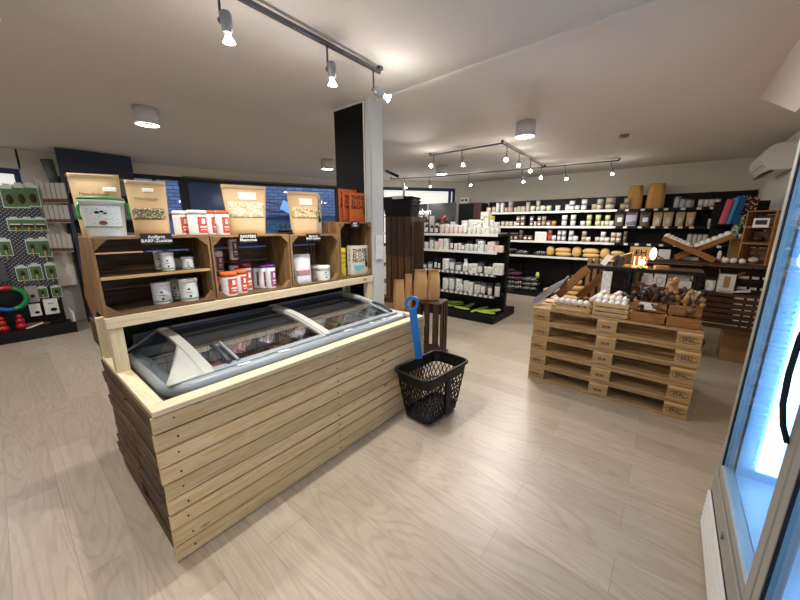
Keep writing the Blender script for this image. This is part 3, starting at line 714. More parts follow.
# branded treat bags
CREAM=plain('cream_treat_bag',(216,206,184),.5,noise=.03); ORB=plain('orange_treat_bag',(214,106,46),.45,noise=.04); YEL=plain('yellow_treat_bag',(214,190,44),.45,noise=.25,nscale=30)
CYAN=plain('cyan_bowl_print',(100,184,196),.5,noise=.02); DOGK=plain('dog_silhouette_print',(30,28,30),.6,noise=0)
def treat(w,h,mat,bowl=False):
    def f():
        o=empty('treat_bag'); t=.028
        b=MB()
        def fn(i,j):
            s=i*2; sg=1 if s<=1 else -1; u=-1+2*s if s<=1 else 1-2*(s-1)
            return (sg*(t/2*(max(0,1-abs(u)**2.5))**.6*min(1,(1-j)*6+.08)*min(1,j*8+.35)+.0015),u*w/2,h*j)
        b.grid(fn,24,12,mat); b.obj('bag_body',o)
        text('THREE',w*.27,BLACK,parent=o,loc=(t/2+.0012,-w*.02,h*.82)); text('D O G',w*.27,BLACK,parent=o,loc=(t/2+.0012,-w*.02,h*.66)); text('NIGHT',w*.27,BLACK,parent=o,loc=(t/2+.0012,-w*.02,h*.50))
        q=MB(); q.sphere((0,0,0),w*.085,DOGK,sc=(.06,1,1.9)); q.sphere((0,-w*.03,w*.18),w*.055,DOGK,sc=(.08,1.2,.9)); q.obj('dog_print',o,loc=(t/2*.8+.002,w*.33,h*.36))
        if bowl:
            q=MB(); q.prism([(w*.27*math.cos(a),w*.27*math.sin(a)) for a in [PI+PI*k/12 for k in range(13)]],0,0,.003,CYAN); q.obj('bowl_print',o,loc=(t/2+.0003,-w*.10,h*.34))
        return o
    return f
for i,(px_,yt,pw,xx,yo,lab) in enumerate(((349,188.5,20,-2.31,0,'large orange treat bag at the back on the tall crate'),(350,191,14,-2.27,-.03,'orange treat bag in the middle on the tall crate'),(358,192,17,-2.20,0,'front orange treat bag on the tall crate'))):
    x,y,z,w,h=at(px_,221.5,yt,pw,xx,T4); o=treat(w*1.12,h,ORB)(); o.location=(x,y,T4); o.rotation_euler.z=R(-14); tag(o,lab,'treat bag')
x,y,z,w,h=at(331.5,222,194.5,15,-2.22,T4); o=treat(w*1.15,h+.09,CREAM)(); o.location=(-2.30,1.70,T3); o.scale=(1,.95,1.0); o.rotation_euler.z=R(-14); tag(o,'cream treat bag standing left of the orange treat bags','treat bag')
for px_,pw,xx,lab,m_ in ((342.5,7,-2.15,'narrow yellow treat bag inside the tall crate',YEL),(352.5,11,-2.2,'cream treat bag with blue bowl half hidden behind its twin in the tall crate',CREAM),(359.5,19,-2.14,'front cream treat bag with blue bowl inside the tall crate',CREAM)):
    x,y,z,w,h=at(px_,276.5,247.5,pw,xx,CZ+.011); o=treat(max(.05,w*1.1),h,m_,bowl=m_ is CREAM)(); o.location=(x,max(y,1.845),CZ+.0115); o.rotation_euler.z=R(-12); tag(o,lab,'treat bag')
# inside crate 1
ML=CZ+.388*.49+.0055; BB=CZ+.0115
dg=plain('leaf_green_band',(90,150,70),.5)
tk={}
def wtub(px,yb,yt,pw,xv,z,desc):
    x,y,z,w,h=at(px,yb,yt,pw,xv,z); o=tub(w/2,h,WHITE,L_WHN,arc=130,lab2=dg)(); o.location=(x,y,z); o.rotation_euler.z=R(-15); tag(o,desc,'tub')
wtub(158.5,267,249,10,-2.28,ML,'rear white tub on the upper shelf of the first crate')
wtub(167,268,249.5,14.5,-2.17,ML,'tall white tub with green band on the upper shelf of the first crate')
wtub(177.5,266,256.5,7,-2.26,ML,'tiny white tub on the upper shelf of the first crate')
wtub(187,265,253,13,-2.18,ML,'short white tub at the right of the upper shelf of the first crate')
wtub(161.5,302,280.5,21,-2.2,BB,'wide white tub with green band at the bottom of the first crate, left of three')
wtub(175,300,280,14,-2.28,BB,'rear white tub at the bottom of the first crate between two wider ones')
wtub(189,302,280,20,-2.16,BB,'wide white tub at the bottom right of the first crate')
# inside crate 2
def rtub(px,yb,yt,pw,xv,z,lid,lab,desc,lidh=.18):
    x,y,z,w,h=at(px,yb,yt,pw,xv,z); y=max(y,.84 if w<.08 else .86); o=tub(w/2,h,lid,lab,arc=130,lidh=lidh)(); o.location=(x,y,z); o.rotation_euler.z=R(-12); tag(o,desc,'tub'); return h
H1=rtub(218,298,276.5,13,-2.25,BB,DRED,L_RED,'dark red lidded tub at the bottom left of the second crate')
x1=at(229,300,277,18,-2.13,BB)
rtub(229.5,300,277,18,-2.13,BB,ORANGE,L_RED,'wide orange lidded tub at the front of the second crate')
rtub(241.5,295,272,12,-2.14,BB,ORANGE,L_RED,'narrow orange lidded tub at the front right of the wide one in the second crate')
rtub(246,292,265,13,-2.22,BB,DRED,L_RED,'tall dark red lidded tub in the second crate beside the orange lids')
H2=rtub(236,292,263,12,-2.31,BB,DRED,L_RED,'rear dark red lidded tub in the second crate')
rtub(217.5,274.5,254.5,13,-2.25,BB+H1+.001,WHITE,L_WINE,'white lidded tub with dark red label, upper left in the second crate')
for px_,xx,lid,d in ((257,-2.26,plain('navy_lid',(40,36,66),.4),'navy lidded tub in the second crate'),(264,-2.20,PURPLE,'left purple lidded tub in the second crate'),(271,-2.16,PURPLE,'right purple lidded tub with magenta label in the second crate')):
    rtub(px_,291.5-(271-px_)*.1,268.5,11,xx,BB,lid,L_MAUVE if px_>270 else L_WINE,d,.1)
x,y,z,w,h=at(228.5,272,247.5,10,-2.31,BB+H2); 
o=tub(w/2,h,DRED,L_WINE,arc=130)(); o.location=(-2.31,at(236,292,263,12,-2.31,BB)[1],BB+H2+.001); o.rotation_euler.z=R(-12); tag(o,'dark red lidded tub stacked upon another at the back of the second crate','tub')
# inside crate 3
FB=printed('wine_pouch_band',(120,24,50),(210,190,190),sx=80,sy=60,thr=.55)
for px_,xx,d in ((292,-2.24,'rear silver pouch in the third crate'),(303,-2.14,'front silver pouch with wine red band in the third crate')):
    x,y,z,w,h=at(px_,284 if px_>300 else 281,255,17,xx,BB); o=pouch(w*1.1,h,.05,SILVERBAG,band=(FB,.28,.46),flare=.1)(); o.location=(x,y,BB); o.rotation_euler=(0,R(-7),R(-18)); tag(o,d,'pouch')
for px_,xx,d in ((287.5,-2.27,'left dark pouch behind the silver pouches'),(290.5,-2.21,'right dark pouch behind the silver pouches')):
    x,y,z,w,h=at(px_,283,268,8,xx,BB); o=pouch(w*1.1,h,.035,FOIL)(); o.location=(x,max(y,1.37),BB); o.rotation_euler.z=R(-18); tag(o,d,'pouch')
for px_,xx,pw,d in ((315.5,-2.25,12,'rear white jar in the third crate'),(323.5,-2.15,14,'front white jar in the third crate')):
    x,y,z,w,h=at(px_,283-(.5 if px_<320 else 0),268.5,pw,xx,BB); o=tub(w/2,h,WHITE,L_WHN,arc=120,lidh=.3,name='white_jar')(); o.location=(x,y,BB); o.rotation_euler.z=R(-15); tag(o,d,'jar')
TW=plain('willow_twig',(150,126,92),.7)
for k,(y0,y1) in enumerate(((1.60,1.66),(1.655,1.69),(1.66,1.73))):
    o=MB().tube([(-2.27,y0,BB+.006),(-2.31,(y0+y1)/2,BB+.17),(-2.355,y1,BB+.33)],.0035,TW,n=6).obj('willow_twig'); tag(o,'thin %s twig leaning in the back of the third crate'%['left','middle','right'][k],'twig')

# ------------------------------------------------------------------ shopping basket with pull handle
def basket():
    o=empty('shopping_basket'); L_,W_,H_=.53,.33,.40
    bot=.72
    def ringp(t,ins=0):
        s=bot+(1-bot)*t; return rrect2(L_/2*s-ins,W_/2*s-ins,.06*s)
    def rrect2(a,b_,r,n=5):
        P=[]
        for cx_,cy_,a0 in ((a-r,b_-r,0),(-a+r,b_-r,90),(-a+r,-b_+r,180),(a-r,-b_+r,270)):
            for k in range(n+1): t=R(a0+90*k/n); P.append((cx_+r*math.cos(t),cy_+r*math.sin(t)))
        return P
    m=len(ringp(1))
    def sheet(mb,z0,z1,off=.0,th=.004):
        vs=[];F=[];U=[]
        for ins,z in ((0,z0),(0,z1),(th,z1),(th,z0)): vs+=[(a,b_,z) for a,b_ in ringp(z/H_,ins)]
        for i in range(4):
            j=(i+1)%4
            for q in range(m): q2=(q+1)%m; F.append((i*m+q,i*m+q2,j*m+q2,j*m+q)); U.append([(0,0)]*4)
        mb.add(vs,F,U,BLACK)
    b=MB(); sheet(b,.03,.07); sheet(b,.33,.40); sheet(b,.195,.205)
    # lattice of diagonal ribs
    N_=36
    def pt(s,z):
        P=ringp(z/H_); 
        per=[0]
        for i in range(m): per.append(per[-1]+math.hypot(P[(i+1)%m][0]-P[i][0],P[(i+1)%m][1]-P[i][1]))
        q=(s%1)*per[-1]
        for i in range(m):
            if q<=per[i+1]: f_=(q-per[i])/max(1e-9,per[i+1]-per[i]); a,c=P[i],P[(i+1)%m]; return (a[0]+(c[0]-a[0])*f_,a[1]+(c[1]-a[1])*f_,z)
        return (P[0][0],P[0][1],z)
    for k in range(N_):
        for dr in (-1,1):
            pts=[pt(k/N_+dr*.085*j/5,.07+.26*j/5) for j in range(6)]
            b.tube(pts,.0042,BLACK,n=4,smooth=False,cap=False)
    b.obj('lattice_body',o)
    b=MB(); b.prism(ringp(.07),2,.025,.034,BLACK); b.obj('bottom_plate',o)
    b=MB(); P=ringp(1,-.004); b.tube([(a,c,H_+.012) for a,c in P]+[(P[0][0],P[0][1],H_+.012)],.013,BLACK,n=8); b.obj('rim',o)
    b=MB(); b.bb((-.03,-W_/2*.98,.06),(.03,-W_/2*.86,.34),BLACK,rot=None); b.obj('handle_channel',o)
    for x in (-.15,.15):
        for y in (-.08,.08): MB().sphere((x,y,.014),.014,BLACKM).obj('castor',o)
    return o
# rim centre from photo
BRZ=R(86); bk2=basket(); bk2.location=(-1.312,2.01,0); bk2.rotation_euler.z=BRZ; tag(bk2,'black lattice shopping basket with a blue pull handle on the floor','basket')
h0=hit(419,358,0,-1.42); top=hit(411,296,0,-1.45)
hb=MB()
d=(top-h0); 
P0=Vector((-1.40,0,0)); lo=Vector((h0.x,h0.y,h0.z)); 
def handle():
    mb=MB(); Lh=d.length
    # flat blade with D-shaped grip, built upright along Z then tilted
    mb.box((0,0,Lh*.39),(.014,.058,Lh*.80),BLUE)
    n=18; 
    outer=[];inner=[]
    cz=Lh*.88
    for k in range(n):
        a=2*PI*k/n; ry=.060; rz_=Lh*.12
        sy=ry*(1.0 if math.sin(a)>0 else .8)
        outer.append((sy*math.cos(a),cz+rz_*math.sin(a))); inner.append((sy*.58*math.cos(a),cz+rz_*.58*math.sin(a)))
    for k in range(n):
        k2=(k+1)%n; q=[outer[k],outer[k2],inner[k2],inner[k]]; mb.prism(q,0,-.007,.007,BLUE)
    return mb
ho=handle().obj('pull_handle',bk2,bevel=.002); ho['label']='blue pull handle'
bpy.context.view_layer.update()
zax=d.normalized(); toc=Vector((-lo.x,-lo.y,0)).normalized(); yax=zax.cross(toc).normalized(); xax=yax.cross(zax).normalized()
mw=Matrix((xax,yax,zax)).transposed().to_4x4(); mw.translation=lo
ho.matrix_local=(Matrix.Translation(bk2.location)@Matrix.Rotation(BRZ,4,'Z')).inverted()@mw
# ------------------------------------------------------------------ pallets (front along X)
def stamp_block(mb_parent,x,z,txt):
    ring_=MB(); n=22
    ov=[(.042*math.cos(2*PI*k/n),.022*math.sin(2*PI*k/n)) for k in range(n)]
    return ov
INK=plain('branded_ink',(56,36,30),.8,noise=0)
def pallet():
    o=empty('wooden_pallet')
    b=MB()
    for k,wd in enumerate((.145,.1,.145,.1,.145)): 
        yc=(-.4+.0725,-.19,0,.19,.4-.0725)[k]; b.box((0,yc,.133),(1.2,wd,.022),W_PAL)
    b.obj('deck_boards',o,bevel=.002)
    b=MB()
    for x in (-.5275,0,.5275): b.box((x,0,.111),(.145,.8,.022),W_PAL)
    b.obj('cross_boards',o,bevel=.002)
    for x,w in ((-.5275,.145),(0,.145),(.5275,.145)):
        for y in (-.35,0,.35): MB().box((x,y,.061),(w,.1,.078),W_PAL).obj('block',o,bevel=.003)
    b=MB()
    for y in (-.35,0,.35): b.box((0,y,.011),(1.2,.1,.022),W_PAL)
    b.obj('bottom_boards',o,bevel=.002)
    for x,t in ((-.5275,'EPAL'),(0,'EUR'),(.5275,'EPAL')):
        tt=text(t,.034,INK,name='branded_mark',parent=o,loc=(x,-.4008,.061),rz=-PI/2)
        if t=='EPAL':
            q=MB(); q.tube([(x+.055*math.cos(2*PI*k/24),-.4012,.061+.026*math.sin(2*PI*k/24)) for k in range(25)],.0014,INK,n=4); q.obj('branded_oval',o)
    return o
pcx,pcy=-.322,3.545
pal=[]
nmp=['lowest','second from the floor','middle','second from the top','topmost']
for k in range(5):
    p=pallet() if k==0 else copy_tree(pal[0]); p.location=(pcx+[0,.006,-.004,.01,-.002][k],pcy+[0,-.008,.006,-.004,0][k],.1445*k); p.rotation_euler.z=R([0,-.6,.5,-.3,.2][k])
    tag(p,'%s wooden pallet of the stack in the shop'%nmp[k],'pallet','stack of wooden pallets'); pal.append(p)
PZ=.1445*4+.1445
# boxes on the pallets, fronts face -Y
def slatbox(w,h,d,mat=W_BOX,n=2,name='slatted_box'):
    def f():
        o=empty(name); t=.008; sh=h/n
        for s in(-1,1):
            b=MB()
            for k in range(n): b.box((0,s*(d/2-t/2),sh*(k+.5)),(w,t,sh-.012),mat)
            b.obj('long_side',o)
            b=MB()
            for k in range(n): b.box((s*(w/2-t/2),0,sh*(k+.5)),(t,d-2*t,sh-.012),mat)
            b.obj('short_side',o)
        MB().box((0,0,.004),(w-2*t,d-2*t,.008),mat).obj('bottom',o)
        b=MB()
        for sx in(-1,1):
            for sy in(-1,1): b.box((sx*(w/2-t-.008),sy*(d/2-t-.008),h/2+.0),(.016,.016,h),mat)
        b.obj('corner_post',o)
        return o
    return f
BALL=plain('white_ball',(224,222,216),.5,noise=.04,nscale=30)
def ballb(): return MB().sphere((0,0,0),.5,BALL,n=16,m=10).obj('white_ball')
def fitY(px,yb,yt,pw,yv,z=None): return fit(px,yb,yt,pw,1,yv,z)
yf=3.145
def fbox(xl,xr,yb,yt,yfront,depth,z,n,mat,lab,name='slatted_box'):
    a=hit(xl,yb,1,yfront); b=hit(xr,yb,1,yfront); w=abs(b.x-a.x); cx=(a.x+b.x)/2
    h=zat((xl+xr)/2,yt,cx,yfront)-z
    o=slatbox(w,h,depth,mat,n,name)(); o.location=(cx,yfront+depth/2,z); tag(o,lab,'box'); return cx,w,h
cx,w,h=fbox(550,589,314.5,306,yf+.02,.16,PZ,2,W_BOX,'pale slatted box with one row of white balls at the left on the pallets')
for i in range(6):
    for j in range(2):
        r=.052
        put('ball',ballb,(cx-w/2+.035+(w-.07)*i/5,yf+.02+.045+j*.07,PZ+.008+r/2+.028*(j==0)+.02),'white ball in the left slatted box','ball','on the pallets',group='white balls in the left box',scale=(r,r,r))
cx,w,h=fbox(591,627,320,303,yf+.02,.17,PZ,3,W_BOX,'pale slatted box heaped with white balls, middle of the pallet front')
for i in range(5):
    for j in range(3):
        r=.052; put('ball',ballb,(cx-w/2+.035+(w-.07)*i/4,yf+.02+.04+j*.045,PZ+h+[.004,.03,.035][j]-.012),'white ball in the middle slatted box','ball','on the pallets',group='white balls in the middle box',scale=(r,r,r))
boxR=[]
for xl,xr,yb,yt,lab in ((630,664,322.5,301,'orange brown box of dark chews with a white price card, on the pallets'),(665,699,328,305,'orange brown box of chews and roots at the right end of the pallets')):
    boxR.append(fbox(xl,xr,yb,yt,yf+.02,.26,PZ,2,W_ORANGE,lab,'chew_box'))
cx,w,h=boxR[0]
c=empty('price_card',(cx-.01,yf+.012,PZ+h*.78),-PI/2); tag(c,'white price card on the box of dark chews','price card'); MB().box((0,0,0),(.003,.11,.055),TAGW).obj('card',c)
CH=[plain('dark_chew',(50,34,28),.6,noise=.35,nscale=30,bump=.5),plain('brown_chew',(96,62,38),.6,noise=.35,nscale=26,bump=.5),plain('tan_root',(168,128,80),.6,noise=.3,nscale=22,bump=.5),plain('pale_root',(206,184,148),.7,noise=.3,nscale=22,bump=.5)]
def chew(k,seed):
    def f():
        rnd=random.Random(seed); L_=.17; pts=[(0,0,0)]; rs=[.006]
        for i in range(1,7): pts.append((pts[-1][0]+rnd.uniform(-.014,.018),pts[-1][1]+rnd.uniform(-.014,.014),L_*i/6)); rs.append(.006+rnd.uniform(0,.011))
        return MB().tube(pts,rs,CH[k],n=9).obj('dried_chew')
    return f
for bi,(cx,w,h) in enumerate(boxR):
    for i in range(34 if bi==0 else 26):
        k=[0,0,1,0][i%4] if bi==0 else [1,2,0,1][i%4]
        a=random.uniform(0,2*PI); tilt=random.uniform(.2,1.25)
        x=cx+random.uniform(-w/2+.05,w/2-.05); y=yf+.05+random.uniform(.03,.17)
        put('chew%d_%d'%(k,i%5),chew(k,i%5+k*7),(x,y,PZ+.055+random.uniform(0,.05)),'%s chew stick in the %s brown box'%(['dark','brown','tan','pale'][k],['left','right'][bi]),'chew stick','on the pallets',group='chew sticks in the %s box'%['left','right'][bi],rot=(tilt*math.cos(a),tilt*math.sin(a),a),scale=(1.1,1.1,1.15))
# big knobbly root pieces
def lump(mat,seed,name):
    def f():
        rnd=random.Random(seed); b=MB()
        for i in range(15): b.sphere((rnd.uniform(-.024,.024),rnd.uniform(-.02,.02),.05+rnd.uniform(-.045,.055)),rnd.uniform(.009,.020),mat,n=10,m=7,sc=(1,1,rnd.uniform(.8,1.4)))
        o=b.obj(name); return o
    return f
cx,w,h=boxR[1]
for px_,py_,mat,s,lab in ((673,286,CH[2],1.2,'large tan root chew sticking up in the right chew box'),(668,300,CH[1],1.1,'brown knobbly chew in the right chew box'),(680,300,CH[2],.9,'small tan root chew in the right chew box')):
    p=hit(px_,py_,1,yf+.12); o=lump(mat,px_,'root_chew')(); o.location=(p.x,p.y,p.z-.05*s); o.scale=(s,s,s); tag(o,lab,'chew')
p=hit(694,296,1,yf+.12); b=MB()
for i in range(9):
    a=2*PI*i/9; b.tube([(0,0,-.05),(.012*math.cos(a),.012*math.sin(a),.0),(.034*math.cos(a),.034*math.sin(a),.035)],[.008,.008,.006],CH[3],n=6)
o=b.obj('pale_root_bundle'); o.location=(p.x,p.y,p.z); tag(o,'pale fan shaped bundle of chews at the right of the chew box','chew bundle')
# grey foil bag lying at left corner
b=MB(); SB=plain('clear_grey_bag',(66,60,61),.8,.0,bump=.6,nscale=14)
A=hit(535,308,1,3.30); B=hit(572,273,1,3.62)
def bagf(i,j):
    a=2*PI*i; t=j; c=Vector((A.x+.02,3.27,PZ+.045)).lerp(Vector((B.x,3.62,PZ+.26)),t); wv=.012*math.sin(7*a+5*t)
    return (c.x+(.055+wv)*math.cos(a)*(math.sin(PI*min(1,t+.12))**.5 if t<.9 else .5),c.y+.07*math.sin(a),c.z+(.035+wv)*math.sin(a+.6)*(1-t*.4)*math.sin(PI*min(1,t+.12))**.4)
b.grid(bagf,20,14,SB); o=b.obj('plastic_bag'); tag(o,'crumpled grey plastic bag leaning at the left corner of the pallets','bag')
# sloping wooden trays behind (filled with small white chews)
def tray(a,b_,w,lab,name='sloping_tray',side=.07,mat=W_ORANGE):
    a=Vector(a); b_=Vector(b_); d=b_-a; L_=d.length; x=d.normalized(); y=Vector((0,1,0)); y=(y-x*y.dot(x)).normalized(); z=x.cross(y)
    o=empty(name); m=Matrix((x,y,z)).transposed().to_4x4(); m.translation=a; o.matrix_world=m
    MB().bb((0,-w/2,0),(L_,w/2,.01),mat).obj('tray_floor',o)
    for s in(-1,1): MB().bb((0,s*w/2-.006,0),(L_,s*w/2+.006,side),mat).obj('tray_side',o,bevel=.002)
    for q in (0,L_): MB().bb((q-.006,-w/2+.007,.0),(q+.006,w/2-.007,side*.9),mat).obj('tray_end',o)
    tag(o,lab,'tray'); return o,m,L_
def yz(px,py,y): return hit(px,py,1,y)
CHEWW=speck('white_rawhide',(214,208,196),(180,172,158),(236,232,224),60)
ta=yz(566,292,3.62); tb=yz(592,268,3.62)
for i,(pa,pb,y,lab) in enumerate((((562,297),(590,271),3.58,'front sloping wooden tray left of the metal stand on the pallets'),((582,299),(608,276),3.74,'rear sloping wooden tray behind the metal stand on the pallets'))):
    a=yz(pa[0],pa[1],y); b_=yz(pb[0],pb[1],y); 
    o,m,L_=tray((a.x,a.y,max(a.z,PZ+.01)),(b_.x,b_.y,b_.z),.13,lab)
    c=MB()
    for k in range(26): c.sphere((L_*.15+random.random()*L_*.7,random.uniform(-.045,.045),.03+random.random()*.015),.013,CHEWW,n=7,m=5,sc=(1.6,1,1))
    s=c.obj('rawhide_pieces'); s.matrix_world=m; tag(s,'small white rawhide pieces in the %s sloping tray'%('front','rear')[i],'rawhide','' or None,kind='stuff')
a=yz(575,306,3.42); b_=yz(603,306,3.42)
o=slatbox(.21,.085,.16,W_ORANGE,1,'wooden_box')(); o.location=((a.x+b_.x)/2,3.42,PZ); tag(o,'plain orange brown wooden box behind the slatted ball boxes','box')
# black metal stand with a glowing lamp
st=empty('metal_stand',(-.22,3.78,PZ)); tag(st,'black metal display stand with two shelves standing on the pallets','stand')
sx0,sx1=hit(590,262,1,3.7).x,hit(706,262,1,3.7).x
ztop=zat(625,270,hit(625,270,1,3.6).x,3.6); zs=ztop
for x in (hit(629,280,1,3.62).x,sx1-.02): 
    for y in (3.62,3.90): MB().bb((x-.01,y-.01,PZ),(x+.01,y+.01,ztop),BLACKM).obj('post',st,loc=-st.location)
MB().bb((sx0,3.60,ztop),(sx1,3.92,ztop+.018),W_DARK).obj('top_shelf',st,loc=-st.location); MB().bb((sx0,3.595,ztop-.008),(sx1,3.60,ztop+.022),BLACKM).obj('front_rail',st,loc=-st.location)
STT=ztop+.0185
# rolls and cards under/over the stand
for i,(px_,py_) in enumerate(((596,293),(611,291))):
    p=yz(px_,py_,3.46+.04*i); o=MB().lathe([(.024,0),(.03,.01),(.03,.15),(.02,.165),(.001,.168)],WHITEM,n=16).obj('white_roll'); o.location=(p.x-.03,p.y,PZ+.06+.0*i); o.rotation_euler=(R(12),R(48),0); tag(o,'white roll lying behind the ball boxes, %s of the two'%('left','right')[i],'roll')
p=yz(606.5,281,3.56); o=empty('display_card',(p.x,p.y,PZ),-PI/2); tag(o,'white upright display card behind the white rolls','card'); MB().bb((-.002,-.038,0),(.002,.038,p.z-PZ+.09),TAGW).obj('card',o)
p=yz(609,297,3.30); o=empty('chalk_card',(p.x,3.375,PZ),-PI/2); tag(o,'small framed chalk card standing behind the middle ball box','sign')
MB().box((0,0,.12),(.008,.13,.085),W_BOX).obj('frame',o); MB().box((.005,0,.12),(.004,.085,.045),CHALK).obj('board',o); text('Bälle',.028,CHALKW,parent=o,loc=(.0078,0,.12)); MB().box((-.02,0,.06),(.008,.05,.12),W_BOX).obj('foot',o)
p=yz(622,304,3.33); o=MB().lathe([(.03,0),(.03,.10),(.022,.115),(.001,.118)],BLACK,n=18).obj('black_jar'); o.location=(p.x+.005,3.39,PZ); tag(o,'black jar between the ball box and the chew box','jar')
# wire coil ornament below shelf
b=MB(); p=yz(618,281,3.72)
for k in range(3):
    c=(p.x+.015*k,3.72+.02*k,p.z-.01*k); b.tube([(c[0]+.05*math.cos(a),c[1],c[2]+.05*math.sin(a)) for a in [2*PI*i/20 for i in range(21)]],.006,CH[0],n=6)
o=b.obj('chew_rings'); tag(o,'dark twisted chew rings hanging under the black stand','chew rings')
for px_,lab in ((585,'left'),(592,'middle'),(599,'right')):
    p=yz(px_,262,3.70); o=MB().bb((-.018,-.04,0),(.018,.04,.09),CARD).obj('brown_pack'); o.location=(p.x,3.98,STT-.015 if False else PZ); o.scale=(1,1,4.6); tag(o,'brown upright pack behind the %s end of the stand'%lab,'pack')
# leaflets holder, tilted black frame
for px_,rx,lab in ((602,.5,'left'),(613,.9,'middle'),(621,-.6,'right')):
    p=yz(px_,268,3.68); o=MB().box((0,0,.05),(.05,.006,.11),BLACKM if px_!=602 else PAPER).obj('leaflet_holder' if px_!=602 else 'leaflet'); o.location=(p.x,3.70,STT+.012); o.rotation_euler=(R(-20),rx,0); tag(o,'%s tilted %s standing on the left end of the stand'%(lab,'black card holder' if px_!=602 else 'white leaflet'),'holder')
# small house shaped wooden tray with card and the glowing lamp
p=yz(620,246,3.80)
o=empty('wooden_display_box',(yz(626,250,3.8).x,3.80,STT)); tag(o,'shallow wooden display box with slanted lid on the black stand','display box')
MB().bb((-.10,-.06,0),(.12,.06,.02),W_BOX).obj('base_board',o); MB().bb((-.10,.05,.02),(.12,.06,.11),W_BOX).obj('back_board',o)
MB().box((-.02,0,.10),(.19,.11,.008),W_BOX,rot=Matrix.Rotation(R(-22),3,'Y')).obj('slanted_lid',o); MB().bb((.06,-.06,.02),(.068,.05,.13),W_BOX).obj('divider',o)
p=yz(645,236,3.86); o=empty('lit_sign',(p.x,3.87,STT),-PI/2); tag(o,'small card sign with black lettering next to a glowing oval light on the stand','sign')
MB().bb((-.004,-.10,.06),(.004,.07,.18),W_BOX).obj('card',o); text('EH',.075,BLACK,parent=o,loc=(.0052,-.01,.125)); MB().bb((-.02,-.02,0),(.004,.02,.06),W_BOX).obj('foot',o)
MB().sphere((.01,.085,.12),.026,emit('warm_white_diffuser',(240,240,190),3),sc=(.3,1,2.2)).obj('oval_light',o)
o=empty('red_chew_rack',(yz(642,252,3.72).x,3.72,STT)); tag(o,'rack of red and white striped sticks right behind the glowing lamp','rack')
MB().bb((-.06,-.02,0),(.06,.02,.02),W_BOX).obj('rack_base',o)
for k in range(6): MB().bb((-.052+.018*k,-.006,.021),(-.042+.018*k,.006,.10),RED if k%2 else WHITEM).obj('stick',o)
lp=yz(642.5,259,3.64); o=empty('table_lamp',(lp.x,3.645,STT)); tag(o,'small glowing bare bulb lamp on the front edge of the stand','lamp')
MB().lathe([(.03,0),(.03,.008),(.008,.012),(.008,.03)],BLACKM,n=16).obj('lamp_base',o); MB().sphere((0,0,.055),.022,emit('warm_bulb',(255,196,120),40)).obj('bulb',o)
def plight(n,loc,e,c=(1,.85,.65),r=.03,parent=None):
    l=bpy.data.lights.new(n,'POINT'); l.energy=e; l.color=c; l.shadow_soft_size=r; q=bpy.data.objects.new(n,l); COL.objects.link(q); q.location=loc
    if parent: q.parent=parent
    return q
plight('lamp_light',(0,-.03,.06),2.5,(1,.62,.3),.03,o)
o=MB().bb((-.05,-.03,0),(.05,.03,.03),CARD).obj('brown_packet'); o.location=(yz(662,262,3.72).x,3.72,STT); o.rotation_euler.y=R(0); o.rotation_euler.z=.3; tag(o,'brown packet lying right of the glowing lamp','packet')
# ------------------------------------------------------------------ tower of dark crates behind the column
def slatcrate(w,d,h,mat,name='dark_crate',vert=True,gap=.014,nf=4,openf=False):
    """upright crate with vertical slats on its front (-Y) and sides"""
    o=empty(name); t=.014
    for s,nm_ in ((-1,'front_slats'),(1,'back_slats')):
        if s<0 and openf: continue
        b=MB(); sw=w/nf
        for k in range(nf): b.box((-w/2+sw*(k+.5),s*(d/2-t/2),h/2),(sw-gap,t,h),mat)
        b.obj(nm_,o)
    for s in(-1,1):
        b=MB(); sw=(d-2*t)/3
        for k in range(3): b.box((s*(w/2-t/2),-d/2+t+sw*(k+.5),h/2),(t,sw-gap,h),mat)
        b.obj('side_slats',o)
    b=MB(); b.box((0,0,t/2+.002),(w-2*t-.002,d-2*t-.002,t),mat); b.obj('bottom',o)
    b=MB(); b.box((0,0,h-t/2-.002),(w-2*t-.002,d-2*t-.002,t),mat); b.obj('top',o)
    return o
W_TOW=wood('tower_crate_wood',(122,88,58),(74,52,34),island=.35,knot=False)
rt=R(8)
c0=slatcrate(.50,.36,.56,W_ORANGE,'wooden_crate',nf=3); c0.location=(-2.43,2.78,0); c0.rotation_euler.z=rt; tag(c0,'lowest crate of the tower behind the column, orange brown with a broad top edge','crate')
MB().box((0,-.181-.006,.535),(.53,.012,.06),W_PINE).obj('front_edge_board',c0)
c1=slatcrate(.36,.30,.55,W_TOW,nf=4,openf=False); c1.location=(-2.56,3.22,.5625-.0); c1.location.z=.562; c1.rotation_euler.z=rt; tag(c1,'middle brown slatted crate of the tower behind the paper bags','crate')
c1b=slatcrate(.36,.30,.56,W_TOW,nf=3); c1b.location=(-2.56,3.22,0); c1b.rotation_euler.z=rt; tag(c1b,'brown crate on the floor under the tower, behind the lowest crate','crate')
c2=slatcrate(.36,.30,.46,W_DARK,nf=4,gap=.008); c2.location=(-2.56,3.22,1.115); c2.rotation_euler.z=rt; tag(c2,'topmost dark stained slatted crate of the tower, under the black baskets','crate')
c3=slatcrate(.32,.30,.62,W_DARK,nf=3,gap=.045); c3.location=(-2.03,3.06,.02); c3.rotation_euler.z=R(14); tag(c3,'dark stained crate standing on end right of the freezer with wide gaps between its slats','crate')
MB().box((0,0,-.01),(.34,.32,.02),W_DARK).obj('foot_board',c3); MB().box((0,-.155,.09),(.31,.012,.13),W_DARK).obj('lower_board',c3)
pb=slatcrate(.10,.09,1.52,W_DARK,'slatted_post',nf=1); pb.location=(-2.29,3.16,.0); pb.rotation_euler.z=rt; tag(pb,'narrow dark wooden post at the right of the crate tower','post')
BAGK=plain('brown_paper_bag',(208,162,108),.6,noise=.12,nscale=12,bump=.35)
BW=plain('bag_window_pellets',(196,160,116),.5,noise=.3,nscale=60)
